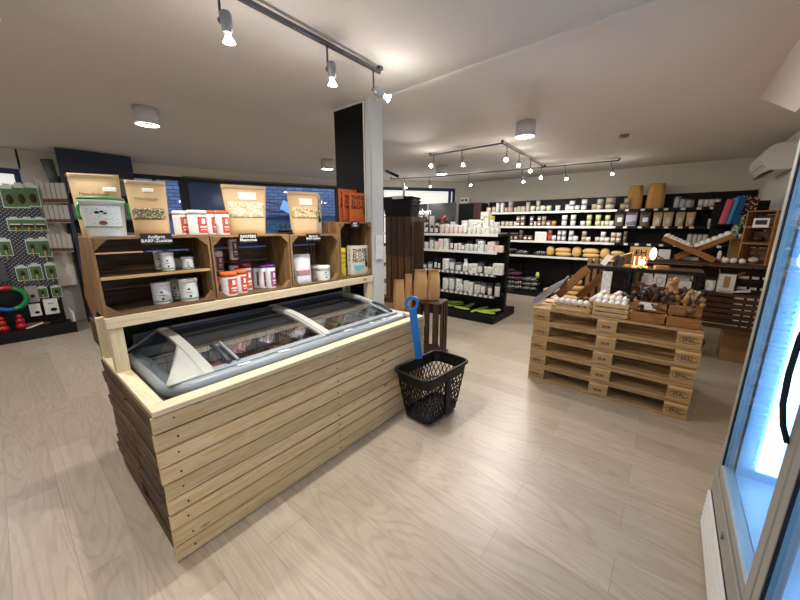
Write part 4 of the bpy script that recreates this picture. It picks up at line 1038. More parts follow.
for px_,yb,yt,pw,yv,z,lab in ((399,297,267,13.5,2.74,.562,'leftmost brown paper bag on the tower ledge'),(408.5,299,266,9,2.90,.562,'second brown paper bag from the left, partly hidden on the ledge'),(420.5,300,270,16.5,3.00,.642,'third brown paper bag, standing on the dark slatted crate'),(433.5,300,270,14.5,3.10,.642,'rightmost brown paper bag on the dark slatted crate')):
    x,y,z_,w,h=fitY(px_,yb,yt,pw,yv,z)
    o=gusset(w*.80,h*1.0,w*.42,BAGK,name='paper_bag')(); o.location=(x,y,z); o.rotation_euler.z=R(-46); tag(o,lab,'paper bag')
# stacked black baskets with raised chrome handle
def tray_basket(): 
    o=empty('hand_basket'); b=MB()
    for k,(z,s) in enumerate(((0,.86),(.02,.9),(.15,1.0))): pass
    b.prism(rrectc(.24,.15,.04),2,0,.01,BLACK)
    lv=[(0,.86),(.15,1.0)]
    P=rrectc(1,1,.0)
    for i in range(18):
        a=i/18; 
    vs=[];F=[];U=[];m=28
    for z,s,ins in ((0,.86,0),(.16,1.,0),(.16,1.,.008),(.0,.86,.008)):
        r=rrectc(.25*s-ins,.165*s-ins,.05); m=len(r); vs+=[(p[0],p[1],z) for p in r]
    for i in range(4):
        for q in range(m): q2=(q+1)%m; j=(i+1)%4; F.append((i*m+q,i*m+q2,j*m+q2,j*m+q)); U.append([(0,0)]*4)
    b.add(vs,F,U,BLACK); b.obj('basket_body',o)
    r=rrectc(.258,.173,.055); MB().tube([(p[0],p[1],.16) for p in r]+[(r[0][0],r[0][1],.16)],.009,BLACK,n=6).obj('basket_rim',o)
    return o
def rrectc(a,b_,r,n=5):
    P=[]
    for cx_,cy_,a0 in ((a-r,b_-r,0),(-a+r,b_-r,90),(-a+r,-b_+r,180),(a-r,-b_+r,270)):
        for k in range(n+1): t=R(a0+90*k/n); P.append((cx_+r*math.cos(t),cy_+r*math.sin(t)))
    return P
for k in range(3):
    put('hbask',tray_basket,(-2.60,3.22,1.577+.042*k),'%s black hand basket nested on the crate tower'%['lowest','middle','topmost'][k],'hand basket','behind the column',group='nested black hand baskets',rz=rt+.05*k,scale=(.80,.85,.86))
ch=MB(); a=hit(404,207,1,3.2); 
ch.tube([hit(404,208,1,3.2),hit(404,190,1,3.2),hit(403,182,1,3.2),hit(398,176,1,3.2),hit(393,173.5,1,3.2)],.014,plain('chrome_bar',(200,200,204),.3,.3)); o=ch.obj('basket_handle_bar',None); 
bp_=ch=MB(); bp_.tube([hit(399,176.5,1,3.2)+Vector((0,-.012,0)),hit(386,171,1,3.2)],.016,BLACK); 
o['label']='bent chrome handle rising from the nested baskets'; o['category']='handle'; g_=bp_.obj('grip',o)
MB().box((0,0,0),(.16,.004,.035),TAGW).obj('basket_label').location=hit(394,197,1,2.99); tagl=bpy.data.objects['basket_label']; tagl.location.y=3.055; tag(tagl,'white strip label on the rim of the black hand baskets','label')

# ------------------------------------------------------------------ goods for the far shelves
SHELFK=BLACKM; RAILW=plain('white_price_rail',(222,222,218),.5,noise=.02)
def c3_(c): return '_'.join(str(int(v)) for v in c)
def tin(c,ringed=True,lab=None):
    def f():
        col=plain('tin_%s'%c3_(c),c,.4,noise=.18,nscale=34)
        b=MB(); b.lathe([(.47,0),(.5,.02),(.5,.06),(.485,.08),(.485,.92),(.5,.94),(.5,.98),(.44,1.0),(.0001,.985)],SILVER,n=14)
        b.lathe([(.492,.09),(.492,.91)],col,n=14)
        if lab: b.lathe([(.5,.3),(.5,.68)],lab,n=7,a0=-PI/2-.8,a1=-PI/2+.8)
        return b.obj('food_tin')
    return f
def pot(c,lid=(228,228,226),lab=None):
    def f():
        b=MB(); b.lathe([(.47,0),(.485,.78),(.46,.8)],plain('pot_%s'%c3_(c),c,.4,noise=.08),n=14)
        b.lathe([(.5,.78),(.5,.97),(.47,1),(.0001,1)],plain('pot_%s'%c3_(lid),lid,.4),n=14)
        b.lathe([(.482,.12),(.489,.70)],lab or L_GREENP,n=9,a0=-PI/2-1.1,a1=-PI/2+1.1)
        return b.obj('lidded_pot')
    return f
def carton(c,lab=None):
    def f():
        m=plain('carton_%s'%c3_(c),c,.6,noise=.05); b=MB(); b.bb((-.5,-.5,0),(.5,.5,1),m); b.bb((-.42,-.505,.15),(.42,-.5,.85),lab or L_GREENP); return b.obj('carton')
    return f
def bottle(c,cap=(20,20,20),lab=None):
    def f():
        b=MB(); m=plain('bottle_%s'%c3_(c),c,.25,noise=.05); b.lathe([(.45,0),(.5,.03),(.5,.6),(.42,.7),(.2,.78),(.2,.86)],m,n=12); b.lathe([(.23,.86),(.23,1),(.0001,1)],plain('cap_%s'%c3_(cap),cap,.4),n=12)
        if lab: b.lathe([(.505,.12),(.505,.55)],lab,n=8,a0=-PI/2-1.1,a1=-PI/2+1.1)
        return b.obj('bottle')
    return f
def spray():
    b=MB(); m=WHITE; b.lathe([(.46,0),(.5,.03),(.5,.45),(.35,.62),(.16,.72),(.16,.78)],m,n=12); b.bb((-.1,-.4,.8),(.1,.2,.93),m); b.bb((-.16,-.16,.77),(.16,.16,.82),m); b.bb((-.06,-.36,.66),(.06,-.28,.8),m); b.lathe([(.505,.12),(.505,.42)],L_GREENP,n=8,a0=-PI/2-1.1,a1=-PI/2+1.1); return b.obj('spray_bottle')
KN={}
def small(kind,px,yb,yt,pw,yv,z,desc,cat,place,group,minh=.03,dpt=None):
    x,y,z_,w,h=fitY(px,yb,yt,pw,yv,z); h=max(h,minh)
    key,bld=kind; k='s_'+key
    o=put(k,bld,(x,y+0.0,z),desc,cat,place,group=group,scale=(w,dpt or w,h)); return o,h
KIND=dict(
 w=('white pot',('wpot',pot((226,226,220))),'pot'), wt=('tall white pot',('wtpot',pot((228,228,222),(60,60,62))),'pot'), p=('pink print pot',('ppot',pot((232,214,206),(228,228,226),L_PINK)),'pot'),
 c=('white print carton',('wcart',carton((230,230,224))),'carton'), pc=('pink and white carton',('pcart',carton((236,214,206),L_PINK)),'carton'),
 b=('dark brown bottle',('dbot',bottle((60,34,22),(226,226,222),L_WHITE)),'bottle'), k=('black bottle',('kbot',bottle((22,24,26),(20,20,20),L_GREENP)),'bottle'), s=('white spray bottle',('spray',spray),'bottle'),
 g=('grey tub',('gpot',pot((140,146,150),(90,94,98),L_WHITE)),'tub'), d=('dark tub',('dpot',pot((52,56,62),(30,30,34),L_WHITE)),'tub'), y=('yellow lidded pot',('ypot',pot((226,226,216),(206,196,90))),'pot'))
# ------------------------------------------------------------------ double sided gondola
GY=4.60; GYb=5.48; gx0,gx1=-4.35,-1.93
go=empty('gondola_shelf',((gx0+gx1)/2,5.04,0)); tag(go,'black double sided shop shelf in the middle of the far area','shelf unit')
def gpart(mb,n,l=None,bevel=0): return wpart(mb,n,go,bevel,l)
gpart(MB().bb((gx0,GY,0),(gx1,GYb,.085),BLACKM).bb((gx0,GY-.0,.085),(gx1,GYb,.12),SHELFK),'plinth',bevel=.004)
gpart(MB().bb((gx0,5.025,.12),(gx1-.02,5.055,1.34),BLACKM),'back_panel')
for x in (gx0+.02,(gx0+gx1)/2,gx1-.015): gpart(MB().bb((x-.015,5.005,.12),(x+.015,5.075,1.375),BLACKM),'upright')
GZ=[1.352,1.095,.762,.435]; GDEP=[4.66,4.66,4.66,4.66]
GPLACE=['on the top gondola shelf','on the second gondola shelf','on the third gondola shelf','on the lowest gondola shelf']
for i,z in enumerate(GZ):
    for s in (0,1):
        ya,yb_=(GYb-.06,5.076) if s else (GY+.03,5.004)
        gpart(MB().bb((gx0,min(ya,yb_),z-.028),(gx1-.012,max(ya,yb_),z),BLACKM),'shelf_board')
        yy=GYb-.058 if s else GY+.028
        gpart(MB().bb((gx0,yy-.004,z-.034),(gx1-.02,yy+.004,z+.006),RAILW if i<2 else plain('grey_price_rail',(120,122,124),.4)),'price_rail',l='pale price rail along the shelf edge')
    for k in range(24):
        x=gx1-.07-k*.085; gpart(MB().bb((x-.021,GY+.021,z-.032),(x+.021,GY+.0238,z+.002),TAGW),'price_card')
GRP='goods on the gondola'
def gi(sh,k,px,yb,yt,pw,dy=.0,up=None):
    n,kind,cat=KIND[k]; z=GZ[sh]+.0005; desc=n
    yv=GY+.03+.055+dy
    if up: z+=up; desc='upper '+n
    elif dy>.05: desc='rear '+n
    return small(kind,px,yb,yt,pw,yv,z,desc,cat,GPLACE[sh],n+'s '+GPLACE[sh])
# top shelf (second row behind, taller)
for px,yt,pw,k in ((421.5,221,5,'w'),(427,221,5,'b'),(432,222,4,'b'),(437,222,4.5,'b'),(442,222.5,4.5,'p'),(447,222,4.5,'p'),(451.5,222.5,4.3,'p'),(456,222.5,4.5,'p'),(460.5,223,4.5,'p'),(465,222,5,'w'),(470,225,4.5,'w'),(474.5,225,4.5,'w'),(479,224,4.5,'w'),(483.5,226,4.5,'w'),(488,224,5,'c'),(493,225,5,'w'),(498,226,5,'w')):
    gi(0,k,px,231.5,yt,pw)
for px,yt,pw,k in ((420,214,5,'w'),(426,212,5,'b'),(432,214,5,'w'),(438,217,5,'d'),(446,214,5,'k'),(453,216,5,'wt'),(465,218,7,'w'),(472,217,7,'w'),(479,217,7,'c'),(486,209,8,'c'),(492,213,5,'y'),(497,219,6,'w')):
    gi(0,k,px,231,yt,pw,dy=.14)
for px,yt,pw,k in ((421,240,4.5,'g'),(427,241,5,'w'),(432,236,5,'wt'),(437,240,5,'w'),(442,237,5,'pc'),(447,236.5,4.5,'c'),(452,235,3.5,'k'),(456,241,4,'p'),(460,240.5,4,'p'),(463.5,240,4,'d'),(467.5,241,4.5,'w'),(472,241,4.5,'w'),(476.5,241,4.5,'w'),(482,237,5.5,'c'),(487,241,4,'w'),(492,237.5,6.5,'pc'),(497,241,4,'pc'),(501.5,241,4,'pc')):
    gi(1,k,px,247.5,yt,pw)
for px,yt,pw,k in ((424,238,5,'d'),(435,236,5,'wt'),(450,236,5,'d'),(470,238,5,'g'),(480,236,6,'c'),(495,237,6,'c')): gi(1,k,px,247,yt,pw,dy=.15)
for px,yt,pw,k in ((421,263,4,'g'),(425.5,262.5,4,'d'),(430.5,261,5,'g'),(436,255.5,3.2,'k'),(439.5,257,3,'k'),(446.5,257,8,'w'),(452.5,257,6,'g'),(459,260,7,'g'),(466,255,6.5,'s'),(474.5,260.5,8.5,'c'),(480.5,260,5,'g'),(489,263,10,'w'),(497,259,6,'c'),(501,259,5,'c')):
    gi(2,k,px,268+(px-420)*.04,yt+1,pw)
for px,yt,pw,k in ((450,257,6,'g'),(482,258,6,'g'),(492,260,8,'g')): gi(2,k,px,268,yt,pw,dy=.16)
for px,yt,pw,k in ((446,277.5,7,'w'),(452,278,6,'w'),(459,277.5,7,'w'),(461.5,283,4,'w'),(466.5,279,6,'w'),(471.5,280,4.5,'c'),(478,279,7.5,'wt'),(483.5,280,5,'g'),(490,285.5,4.5,'p'),(497.5,280,5.5,'wt')):
    gi(3,k,px,289+(px-445)*.08,yt+.5,pw)
for px,yt,pw,k in ((453,273.5,9,'d'),(489,279,8,'g')): gi(3,k,px,289,yt,pw,dy=.17)
# lime green packs on the plinth
def limeb():
    def fn(i,j):
        a=2*PI*i; q=math.sin(PI*(.04+.92*j))**.45; return (-.15+.3*j,.05*math.cos(a)*q,.026+.022*math.sin(a)*q)
    return MB().grid(fn,12,10,LIME).obj('green_pack')
for i,(px,py,rz,ry,dy,dz) in enumerate(((448,305,.1,0,.10,0),(456,301,.25,-.1,.24,.0),(462,307.5,-.1,0,.05,0),(455,303,.2,-.08,.20,.045),(480,303,.8,-.25,.12,.01),(486,310.5,.05,0,.04,0),(491,308,.35,-.12,.09,.03),(469,301,1.2,-.2,.26,0))):
    p=hit(px,py,1,GY+.08+dy); put('lime',limeb,(p.x,p.y,.1215+dz),'lime green pack lying','pack','on the gondola plinth',group='lime green packs on the gondola plinth',rot=(0,ry,rz))
# ------------------------------------------------------------------ long back shelf
BY=7.13; BYB=7.56; bx0,bx1=-3.42,.91
bs=empty('wall_shelf_unit',((bx0+bx1)/2,7.35,0)); tag(bs,'long black shelf unit along the back wall with four shelves and a plinth','shelf unit')
def bpart(mb,n,l=None,bevel=0): return wpart(mb,n,bs,bevel,l)
bpart(MB().bb((bx0,BY-.02,0),(bx1,BYB,.10),BLACKM),'plinth'); bpart(MB().bb((bx0,BYB-.02,.1),(bx1,BYB,2.01),BLACKM),'back_panel')
for x in (bx0+.012,-2.55,-1.55,-.55,.4,bx1-.012): bpart(MB().bb((x-.012,BYB-.06,.1),(x+.012,BYB-.021,2.015),BLACKM),'upright')
BZ=[zat(560,209.5,hit(560,209.5,1,BY).x,BY),zat(540,226.8,hit(540,226.8,1,BY).x,BY),zat(560,242,hit(560,242,1,BY).x,BY),zat(540,256,hit(540,256,1,BY).x,BY)]
BZ=[1.755,1.463,1.17,.865]
BPL=['on the top back wall shelf','on the second back wall shelf','on the third back wall shelf','on the fourth back wall shelf']
for i,z in enumerate(BZ):
    bpart(MB().bb((bx0,BY,z-.028),(bx1,BYB-.061,z),BLACKM),'shelf_board')
    bpart(MB().bb((bx0,BY-.008,z-.036),(-.85 if i<3 else bx1,BY,z+.006),RAILW),'price_rail',l='white price rail along the shelf edge')
    if i<3: bpart(MB().bb((-.85,BY-.008,z-.036),(bx1,BY,z+.006),BLACKM),'price_rail')
    for k in range(24):
        x=bx0+.10+k*.178+random.uniform(-.03,.03); bpart(MB().bb((x-.028,BY-.0112,z-.032),(x+.028,BY-.0085,z+.002),TAGW),'price_card')
TCOL=dict(W=('white tin',(222,220,216)),C=('cream tin',(216,208,186)),N=('brown tin',(120,82,52)),P=('pink white tin',(206,180,168)),G=('silver grey tin',(178,178,184)),L=('yellow green tin',(200,206,140)),O=('orange tin',(206,120,44)),R=('red tin',(176,74,62)),T=('tan tin',(176,156,132)),B=('beige tin',(198,186,166)),D=('dark tin',(88,78,62)))
def bt(sh,k,px,pw,h_px,n=1,dy=0):
    """stack of n tins"""
    nm,c=TCOL[k]; zrow=[213.5,228.5,243.5,257][sh]
    z=BZ[sh]+.0005; x,y,z_,w,h=fitY(px,228,228-h_px,pw,BY+.07+dy)
    for q in range(n):
        d=('lower ' if q==0 and n>1 else 'upper ' if q==1 else '')+nm
        put('tin'+k,tin(c,lab=L_WHITE if k in 'GN' else None),(x+random.uniform(-.003,.003),y,z+q*(h+.0005)),d,'tin',BPL[sh],group=nm+'s '+BPL[sh],scale=(w,w,h))
for a in (('C',488,4.5,5.5),('P',493,4,6),('W',497,3.6,10),('W',501.5,4,10),('P',505.5,3.5,5),('P',509.6,5,5.5,2),('C',514.5,3,5),('C',518,4,6),('C',522,4,6),('B',526.5,4,10),('C',531.5,5,6),('B',536.5,4,5.5,2),('C',541.5,5.5,6),('C',547.5,5,6),('W',556.3,4.5,6),('G',565.8,5,6.5),('G',570,5.5,5,2),('G',575.2,5,5.5),('G',582,6,5.5,2),('T',592.5,6.5,6),('B',597.5,6,5.5,2),('B',607.5,9.5,6,2),('T',621.5,8.5,6),('B',624,6.5,5.5,2)): bt(0,a[0],a[1],a[2],a[3],a[4] if len(a)>4 else 1)
for a in (('C',503,3.5,5),('C',507,3.5,5),('C',511,3.5,5),('C',515,3,5),('N',518,4,5,2),('N',522.7,4.5,5.2,2),('N',531.5,4,5,2),('C',535,2.6,5),('N',539,4,5,2),('T',543.5,4,5,2),('N',548.5,4.6,5.5),('O',553.5,4.6,5.5),('W',564,5.2,5.6,2),('W',572.8,5.2,5.8,2),('C',582.5,5,5.5),('L',588.5,5,5.8,2),('L',597.5,5.4,5.8,2),('C',602.5,3,5.5),('L',607,5,5.6,2),('W',611.3,4.4,5.6)): bt(1,a[0],a[1],a[2],a[3],a[4] if len(a)>4 else 1)
for a in (('N',512,4,5),('N',517,4,5),('D',522,4,5,2),('N',526.7,4,5),('N',531.2,4.6,5),('R',551.3,4.2,5.5,2),('W',555.3,4.2,6),('G',560.5,4,5.6,2),('G',565,4.6,5.6,2),('G',572.3,5,5.6,2),('W',577,5,6),('T',585.3,4.6,5.5,2),('C',590,4.8,5.4),('B',599.5,5,5.5),('W',604.5,5,5.5,2),('W',609,4.6,5.5),('B',615,5,5.2,2),('B',620.3,5,5.2,2),('D',627,4,6,2)): bt(2,a[0],a[1],a[2],a[3],a[4] if len(a)>4 else 1)
# white print box on third shelf
x,y,z_,w,h=fitY(541.5,240,231,11.5,BY+.09,BZ[2]); 
o=carton((232,230,224),L_WHITE)(); o.name='white_carton'; o.location=(x,y,BZ[2]+.0005); o.scale=(w,.12,h); tag(o,'white printed carton between the brown and red tins on the third back shelf','carton')
# right end of the top shelves: bags, pouches, jars
for px_,yb,yt,pw,lab in ((635.5,206,182,16,'left orange kraft bag on the top back shelf'),(656.5,206,180.5,19,'right orange kraft bag on the top back shelf')):
    x,y,z_,w,h=fitY(px_,yb,yt,pw,BY+.14,BZ[0]); o=gusset(w*.86,h,w*.4,KRAFT_O,lab=None,name='kraft_bag')(); o.location=(x,y,BZ[0]+.001); o.rotation_euler.z=-PI/2+R(8); tag(o,lab,'kraft bag')
def pch(k):
    def f():
        if k=='dark': o=pouch(.12,.12,.05,plain('dark_clear_pouch',(88,80,72),.35,noise=.4,nscale=40),lab=L_WHITE,lz=(.3,.6),lw=.5,name='snack_pouch')()
        elif k=='white': o=pouch(.12,.12,.05,plain('violet_white_pouch',(168,160,176),.4,noise=.1),band=(L_BLACKP,.1,.35),name='snack_pouch')()
        else: o=pouch(.12,.12,.05,KRAFT,lab=PAPER,lz=(.2,.6),lw=.4,name='kraft_pouch')()
        return o
    return f
for px_,k,pw in ((619.5,'dark',10),(631.5,'white',12),(645,'dark',11),(657.5,'kraft',9),(668,'kraft',10),(680,'kraft',9),(690.5,'kraft',9)):
    x,y,z_,w,h=fitY(px_,226.5,212,pw,BY+.08,BZ[1]); s=w/.12; put('pch'+k,pch(k),(x,y,BZ[1]+.001),{'dark':'dark see-through snack pouch','white':'pale violet snack pouch','kraft':'small white-labelled kraft pouch'}[k],'pouch',BPL[1],group=None if k=='white' else k+' pouches on the back shelf',rz=-PI/2,scale=(1,s,h/.12))
def gl(): return MB().lathe([(.46,0),(.5,.05),(.5,.8),(.42,.85)],plain('pale_glass_jar',(176,180,172),.2,noise=.2,nscale=30),n=14).lathe([(.45,.85),(.45,1),(.0001,1)],SILVER,n=14).obj('glass_jar')
for px_,pw,yt in ((678,7,193.5),(684,8,196),(690,9,197)):
    x,y,z_,w,h=fitY(px_,205,yt,pw,BY+.1,BZ[0]); put('glj',gl,(x,y,BZ[0]+.001),'pale jar','jar',BPL[0],group='pale jars on the top shelf',scale=(w,w,h))
for px_ in (702,707.5,713,718.5):
    x,y,z_,w,h=fitY(px_,202,194.5,6,BY+.1,BZ[0]); put('tinW',tin((222,220,216)),(x,y,BZ[0]+.013),'white tin on a tray','tin',BPL[0],group='white tins on the tray',scale=(w,w,h))
x,y,z_,w,h=fitY(710,204,200,26,BY+.1,BZ[0]); o=MB().bb((-w/2,-.07,0),(w/2,.07,.012),CARD).obj('card_tray'); o.location=(x,y,BZ[0]+.0008); tag(o,'flat card tray under the white tins at the right of the top back shelf','tray')
for px_ in (711.5,720,727.5,731):
    x,y,z_,w,h=fitY(px_,223,215,6.5,BY+.1,BZ[1]); put('tinW2',tin((214,210,200)),(x,y,BZ[1]+.001),'off-white tin','tin',BPL[1],group='off-white tins on the second shelf',scale=(w,w,h))
for px_ in (690.5,696,701,706,711):
    x,y,z_,w,h=fitY(px_,240,229,5.5,BY+.1,BZ[2]); put('tinW2',tin((214,210,200)),(x,y,BZ[2]+.001),'off-white tin','tin',BPL[2],group='off-white tins on the third shelf',scale=(w,w,h))
# kraft bundles on the fourth shelf and the plinth
YB=plain('yellow_kraft_pack',(214,174,108),.6,noise=.14,nscale=14,bump=.3)
def kp():
    def fn(i,j):
        a=2*PI*i; q=math.sin(PI*(.03+.94*j))**.3; e=lambda v:abs(v)**.5*(1 if v>0 else -1)
        return (-.5+j,.5*e(math.cos(a))*q,.5+.5*e(math.sin(a))*q)
    return MB().grid(fn,16,12,YB).obj('kraft_pack')
# vertical ones and lying ones
for px_,pw,yb,yt,dz in ((551,7.5,254,244,0),(563.8,15.5,255.5,250.5,0),(563.8,15.5,250,244.5,.075),(577.3,9,255.5,244.5,0),(591.5,16.5,256.5,251.5,0),(591.5,16.5,251,245,.075),(605.5,9.5,257,246,0),(618,13,257.5,252,0),(618,13,252,247,.07)):
    x,y,z_,w,h=fitY(px_,yb,yt,pw,BY+.12,BZ[3]); put('kp',kp,(x,y,BZ[3]+.001+dz),('upper ' if dz else '')+('upright' if pw<10 else 'lying')+' yellow kraft pack','kraft pack',BPL[3],group='yellow kraft packs on the fourth shelf',scale=(w,.17,h))
for px_,pw,yb,yt,dz,yy in ((556,25,291,283,.0,.0),(573,20,282,270,.22,.1),(575,20,292,283,.0,.1),(575,20,285,279,.11,.1)):
    x,y,z_,w,h=fitY(px_,yb,yt,pw,BY+.13,.1); put('kp',kp,(x,y,.101+dz),'large yellow kraft pack','kraft pack','on the plinth of the back wall unit',group='large yellow kraft packs on the plinth',scale=(w,.24,.108))
BP=printed('black_food_bag',(24,22,24),(196,196,190),sx=16,sy=34,thr=.6); BPM=printed('black_magenta_bag',(24,20,24),(170,60,110),sx=16,sy=30,thr=.64)
def bb_(m,nm_):
    def f():
        def fn(i,j):
            a=2*PI*i; q=math.sin(PI*(.03+.94*j))**.35; e=lambda v:abs(v)**.6*(1 if v>0 else -1)
            return (-.5+j,.5*e(math.cos(a))*q,.5+.5*e(math.sin(a))*q)
        return MB().grid(fn,16,12,m).obj(nm_)
    return f
for px_,yb,yt,pw,k in ((514.5,289,284.5,20,0),(514.5,284,279,20,0),(514,279,274,20,1),(513.5,274,269.5,19,1),(530,290.5,286,17,0),(531,286,281,17,0),(531,281,275,16,0)):
    x,y,z_,w,h=fitY(px_,yb,yt,pw,BY+.14,None); q={289:0,284:1,279:2,274:3,290.5:0,286:1,281:2}[yb]
    put('bb%d'%k,bb_([BP,BPM][k],'food_bag'),(x,y,.101+q*.098),['lowest','second lowest','third lowest','topmost'][q]+' black food bag, %s pile'%('left' if px_<520 else 'right'),'food bag','on the back wall unit plinth',group='black food bags on the plinth',scale=(w,.28,.096))
for px_,k in ((522.5,0),(540.5,0)):
    x,y,z_,w,h=fitY(px_,253,248.5,12,BY+.12,BZ[3]); put('bb0',bb_(BP,'food_bag'),(x,y,BZ[3]+.001),'small black food bag','food bag',BPL[3],group='small black food bags',scale=(w,.16,h))
o=MB().sphere((0,0,.5),.5,LIME,n=12,m=8).obj('green_packet'); x,y,z_,w,h=fitY(538.5,280,274,5,BY+.12); o.location=(x,y-.08,.102+.098*3); o.scale=(w*.8,.05,h); tag(o,'small lime green packet on the right pile of black bags','packet')
# behind-left of gondola: brown cabinet with small white radio
cab=empty('brown_cabinet',(-3.62,7.25,0)); tag(cab,'dark brown cabinet in the back corner left of the long shelf','cabinet')
cx0,cx1=hit(460,210,1,7.1).x,hit(484,210,1,7.1).x; ct=zat(472,203,(cx0+cx1)/2,7.1)
cab.location=((cx0+cx1)/2-.06,7.25,0); W2=(cx1-cx0)/2-.01
MB().bb((-W2,-.13,0),(W2,.2,ct),plain('dark_brown_lacquer',(40,26,22),.35)).obj('cabinet_body',cab); MB().bb((-W2+.02,-.142,.1),(W2*.3,-.131,ct-.03),BLACKM).obj('cabinet_door',cab); MB().bb((W2*.35,-.142,.1),(W2-.02,-.131,ct-.03),plain('wine_brown_door',(70,40,32),.4)).obj('cabinet_door',cab)
rd=empty('white_appliance',(hit(465.5,200,1,7.15).x,7.15,ct)); tag(rd,'small white device with two round dials on the brown cabinet','device')
MB().bb((-.10,-.06,0),(.10,.06,.13),WHITE).obj('housing',rd,bevel=.006)
for s in(-1,1): MB().lathe([(.033,0),(.028,.006),(.001,.006)],DARKM,n=14).obj('dial',rd,loc=(.045*s,-.0605,.07),rot=(PI/2,0,0))
# blackboard sign and small things in front of the window
sg0,sg1=hit(414,215,1,6.15),hit(455.5,215,1,6.15)
sg=empty('blackboard_sign',((sg0.x+sg1.x)/2,6.15,0),-PI/2); tag(sg,'long blackboard with white script standing before the back window','sign')
zt=zat(435,203.5,(sg0.x+sg1.x)/2,6.15); wd=(sg1.x-sg0.x)
MB().bb((-.01,-wd/2-.02,.0),(.01,-wd/2+wd*.34,zt),CHALK).bb((-.014,-wd/2+wd*.36,.0),(.006,wd/2,zt),plain('grey_slate_board',(58,60,62),.6,noise=.2)).obj('board',sg)
text('& leben',.17,CHALKW,parent=sg,loc=(.012,-wd/2+wd*.20,zt-.17))
for px_,c_,lab in ((437,(60,60,64),'dark'),(454,(90,92,96),'grey')):
    pass
o=empty('red_ornament',(hit(445,220,1,5.3).x,5.3,GZ[0])); tag(o,'small red and white round ornament on the rear of the gondola top','ornament')
b=MB(); b.tube([(.05*math.cos(a),0,.09+.04*math.sin(a)) for a in [2*PI*k/16 for k in range(17)]],.016,plain('red_dial',(190,66,56),.5),n=6); b.obj('ring',o); zz=zat(445,217.5,o.location.x,5.3)-GZ[0]; MB().bb((-.012,-.012,0),(.012,.012,.06),WHITE).obj('foot',o); o.scale=(1.1,1.1,zz/.13)
def adopt(ch_,pa):
    bpy.context.view_layer.update(); ch_.parent=pa; ch_.matrix_parent_inverse=pa.matrix_world.inverted()
hb_=[r[0] for r in REG if r[1].startswith('topmost black hand basket')][0]
_h=bpy.data.objects['basket_handle_bar']; adopt(_h,hb_)
for _o in (_h,tagl):
    for k_ in ('category','label'):
        if k_ in _o: del _o[k_]
_h['label']='bent chrome handle with black grip'; adopt(tagl,hb_)
# ------------------------------------------------------------------ brown slatted table on the right
TY=4.80; tx0,tx1=-.30,.90; TZ1,TZ2=.775,1.085
W_TAB=wood('brown_table_wood',(96,66,44),(54,36,24),island=.3,knot=False)
tb=empty('slatted_table',((tx0+tx1)/2,5.05,0)); tag(tb,'dark brown slatted wooden table with an upper shelf at the right wall','table')
def tpart(mb,n,l=None,bevel=0): return wpart(mb,n,tb,bevel,l)
for z,n in ((TZ1,'table_top'),(TZ2,'upper_shelf')): tpart(MB().bb((tx0,TY,z-.03),(tx1,TY+.46,z),W_TAB),n,bevel=.002)
for x in (tx0+.03,tx1-.03):
    for y in (TY+.04,TY+.42): tpart(MB().bb((x-.025,y-.025,0),(x+.025,y+.025,TZ1-.031),W_TAB),'leg'); tpart(MB().bb((x-.018,y-.018,TZ1),(x+.018,y+.018,TZ2-.031),W_TAB),'shelf_post')
b=MB()
for k in range(6): b.box(((tx0+tx1)/2,TY-.005,TZ1-.07-k*.058),(tx1-tx0,.014,.044),W_TAB,rot=Matrix.Rotation(R(14),3,'X'))
tpart(b,'front_slats')
tpart(MB().bb((tx0,TY+.43,TZ1+.03),(tx1,TY+.444,TZ1+.12),W_TAB).bb((tx0,TY+.43,TZ1+.15),(tx1,TY+.444,TZ1+.24),W_TAB),'back_slats')
def onT(px,yb,yt,pw,dy,z): return fitY(px,yb,yt,pw,TY+dy,z)
def tbox(px,yb,yt,pw,dy,z,mat,name,lab,cat,d=.12,rz=0):
    x,y,z_,w,h=onT(px,yb,yt,pw,dy,z); o=empty(name,(x,y+d/2-.05,z),rz); MB().bb((-w/2,-d/2,0),(w/2,d/2,h),mat).obj('carton_body',o,bevel=.002); tag(o,lab,cat); return o,w,h
WBX=plain('white_carton',(206,202,192),.7,noise=.05)
o,w,h=tbox(647,285,278,12,.18,TZ1+.0005,WBX,'white_carton','white carton lying at the left on the slatted table','carton')
MB().box((0,0,h+.02),(w*.8,.1,.04),WBX).obj('lid',o)
o,w,h=tbox(660,284,272,12,.10,TZ1+.0005,WBX,'printed_carton','white carton with a dark round emblem on the slatted table','carton')
MB().tube([(w*.28*math.cos(a),-.0615,h*.5+h*.3*math.sin(a)) for a in [2*PI*k/18 for k in range(19)]],.003,DARKM,n=4).obj('round_emblem',o)
x,y,z_,w,h=onT(680,285.5,270.5,25,.12,TZ1); o=empty('open_display_carton',(x,y+.02,TZ1+.0005)); tag(o,'open white carton holding rolled bandages on the slatted table','carton')
MB().bb((-w/2,-.06,0),(w/2,-.056,h*.5),WBX).bb((-w/2,.056,0),(w/2,.06,h),WBX).bb((-w/2,-.056,0),(-w/2+.004,.056,h),WBX).bb((w/2-.004,-.056,0),(w/2,.056,h),WBX).bb((-w/2,-.056,0),(w/2,.056,.004),WBX).obj('carton_body',o)
MB().bb((-w/2,-.075,h-.006),(w/2,.06,h),WBX).obj('lid',o)
for k in range(4): 
    q=MB().lathe([(.027,0),(.03,.006),(.03,.06),(.027,.066)],plain('beige_roll',(196,178,146),.8),n=12).obj('bandage_roll'); q.location=(x-w/2+.035+k*(w-.07)/3,y+.02,TZ1+.0055); tag(q,'%s beige roll in the open white carton on the table'%['leftmost','second','third','rightmost'][k],'roll','bandage rolls in the open carton')
o=lump(CH[0],5,'chew_heap')(); p=onT(696,286,275,16,.10,TZ1); o.location=(p[0],p[1],TZ1+.015); o.scale=(1.6,1,.85); tag(o,'heap of dark chews on the slatted table right of the open white carton','chews')
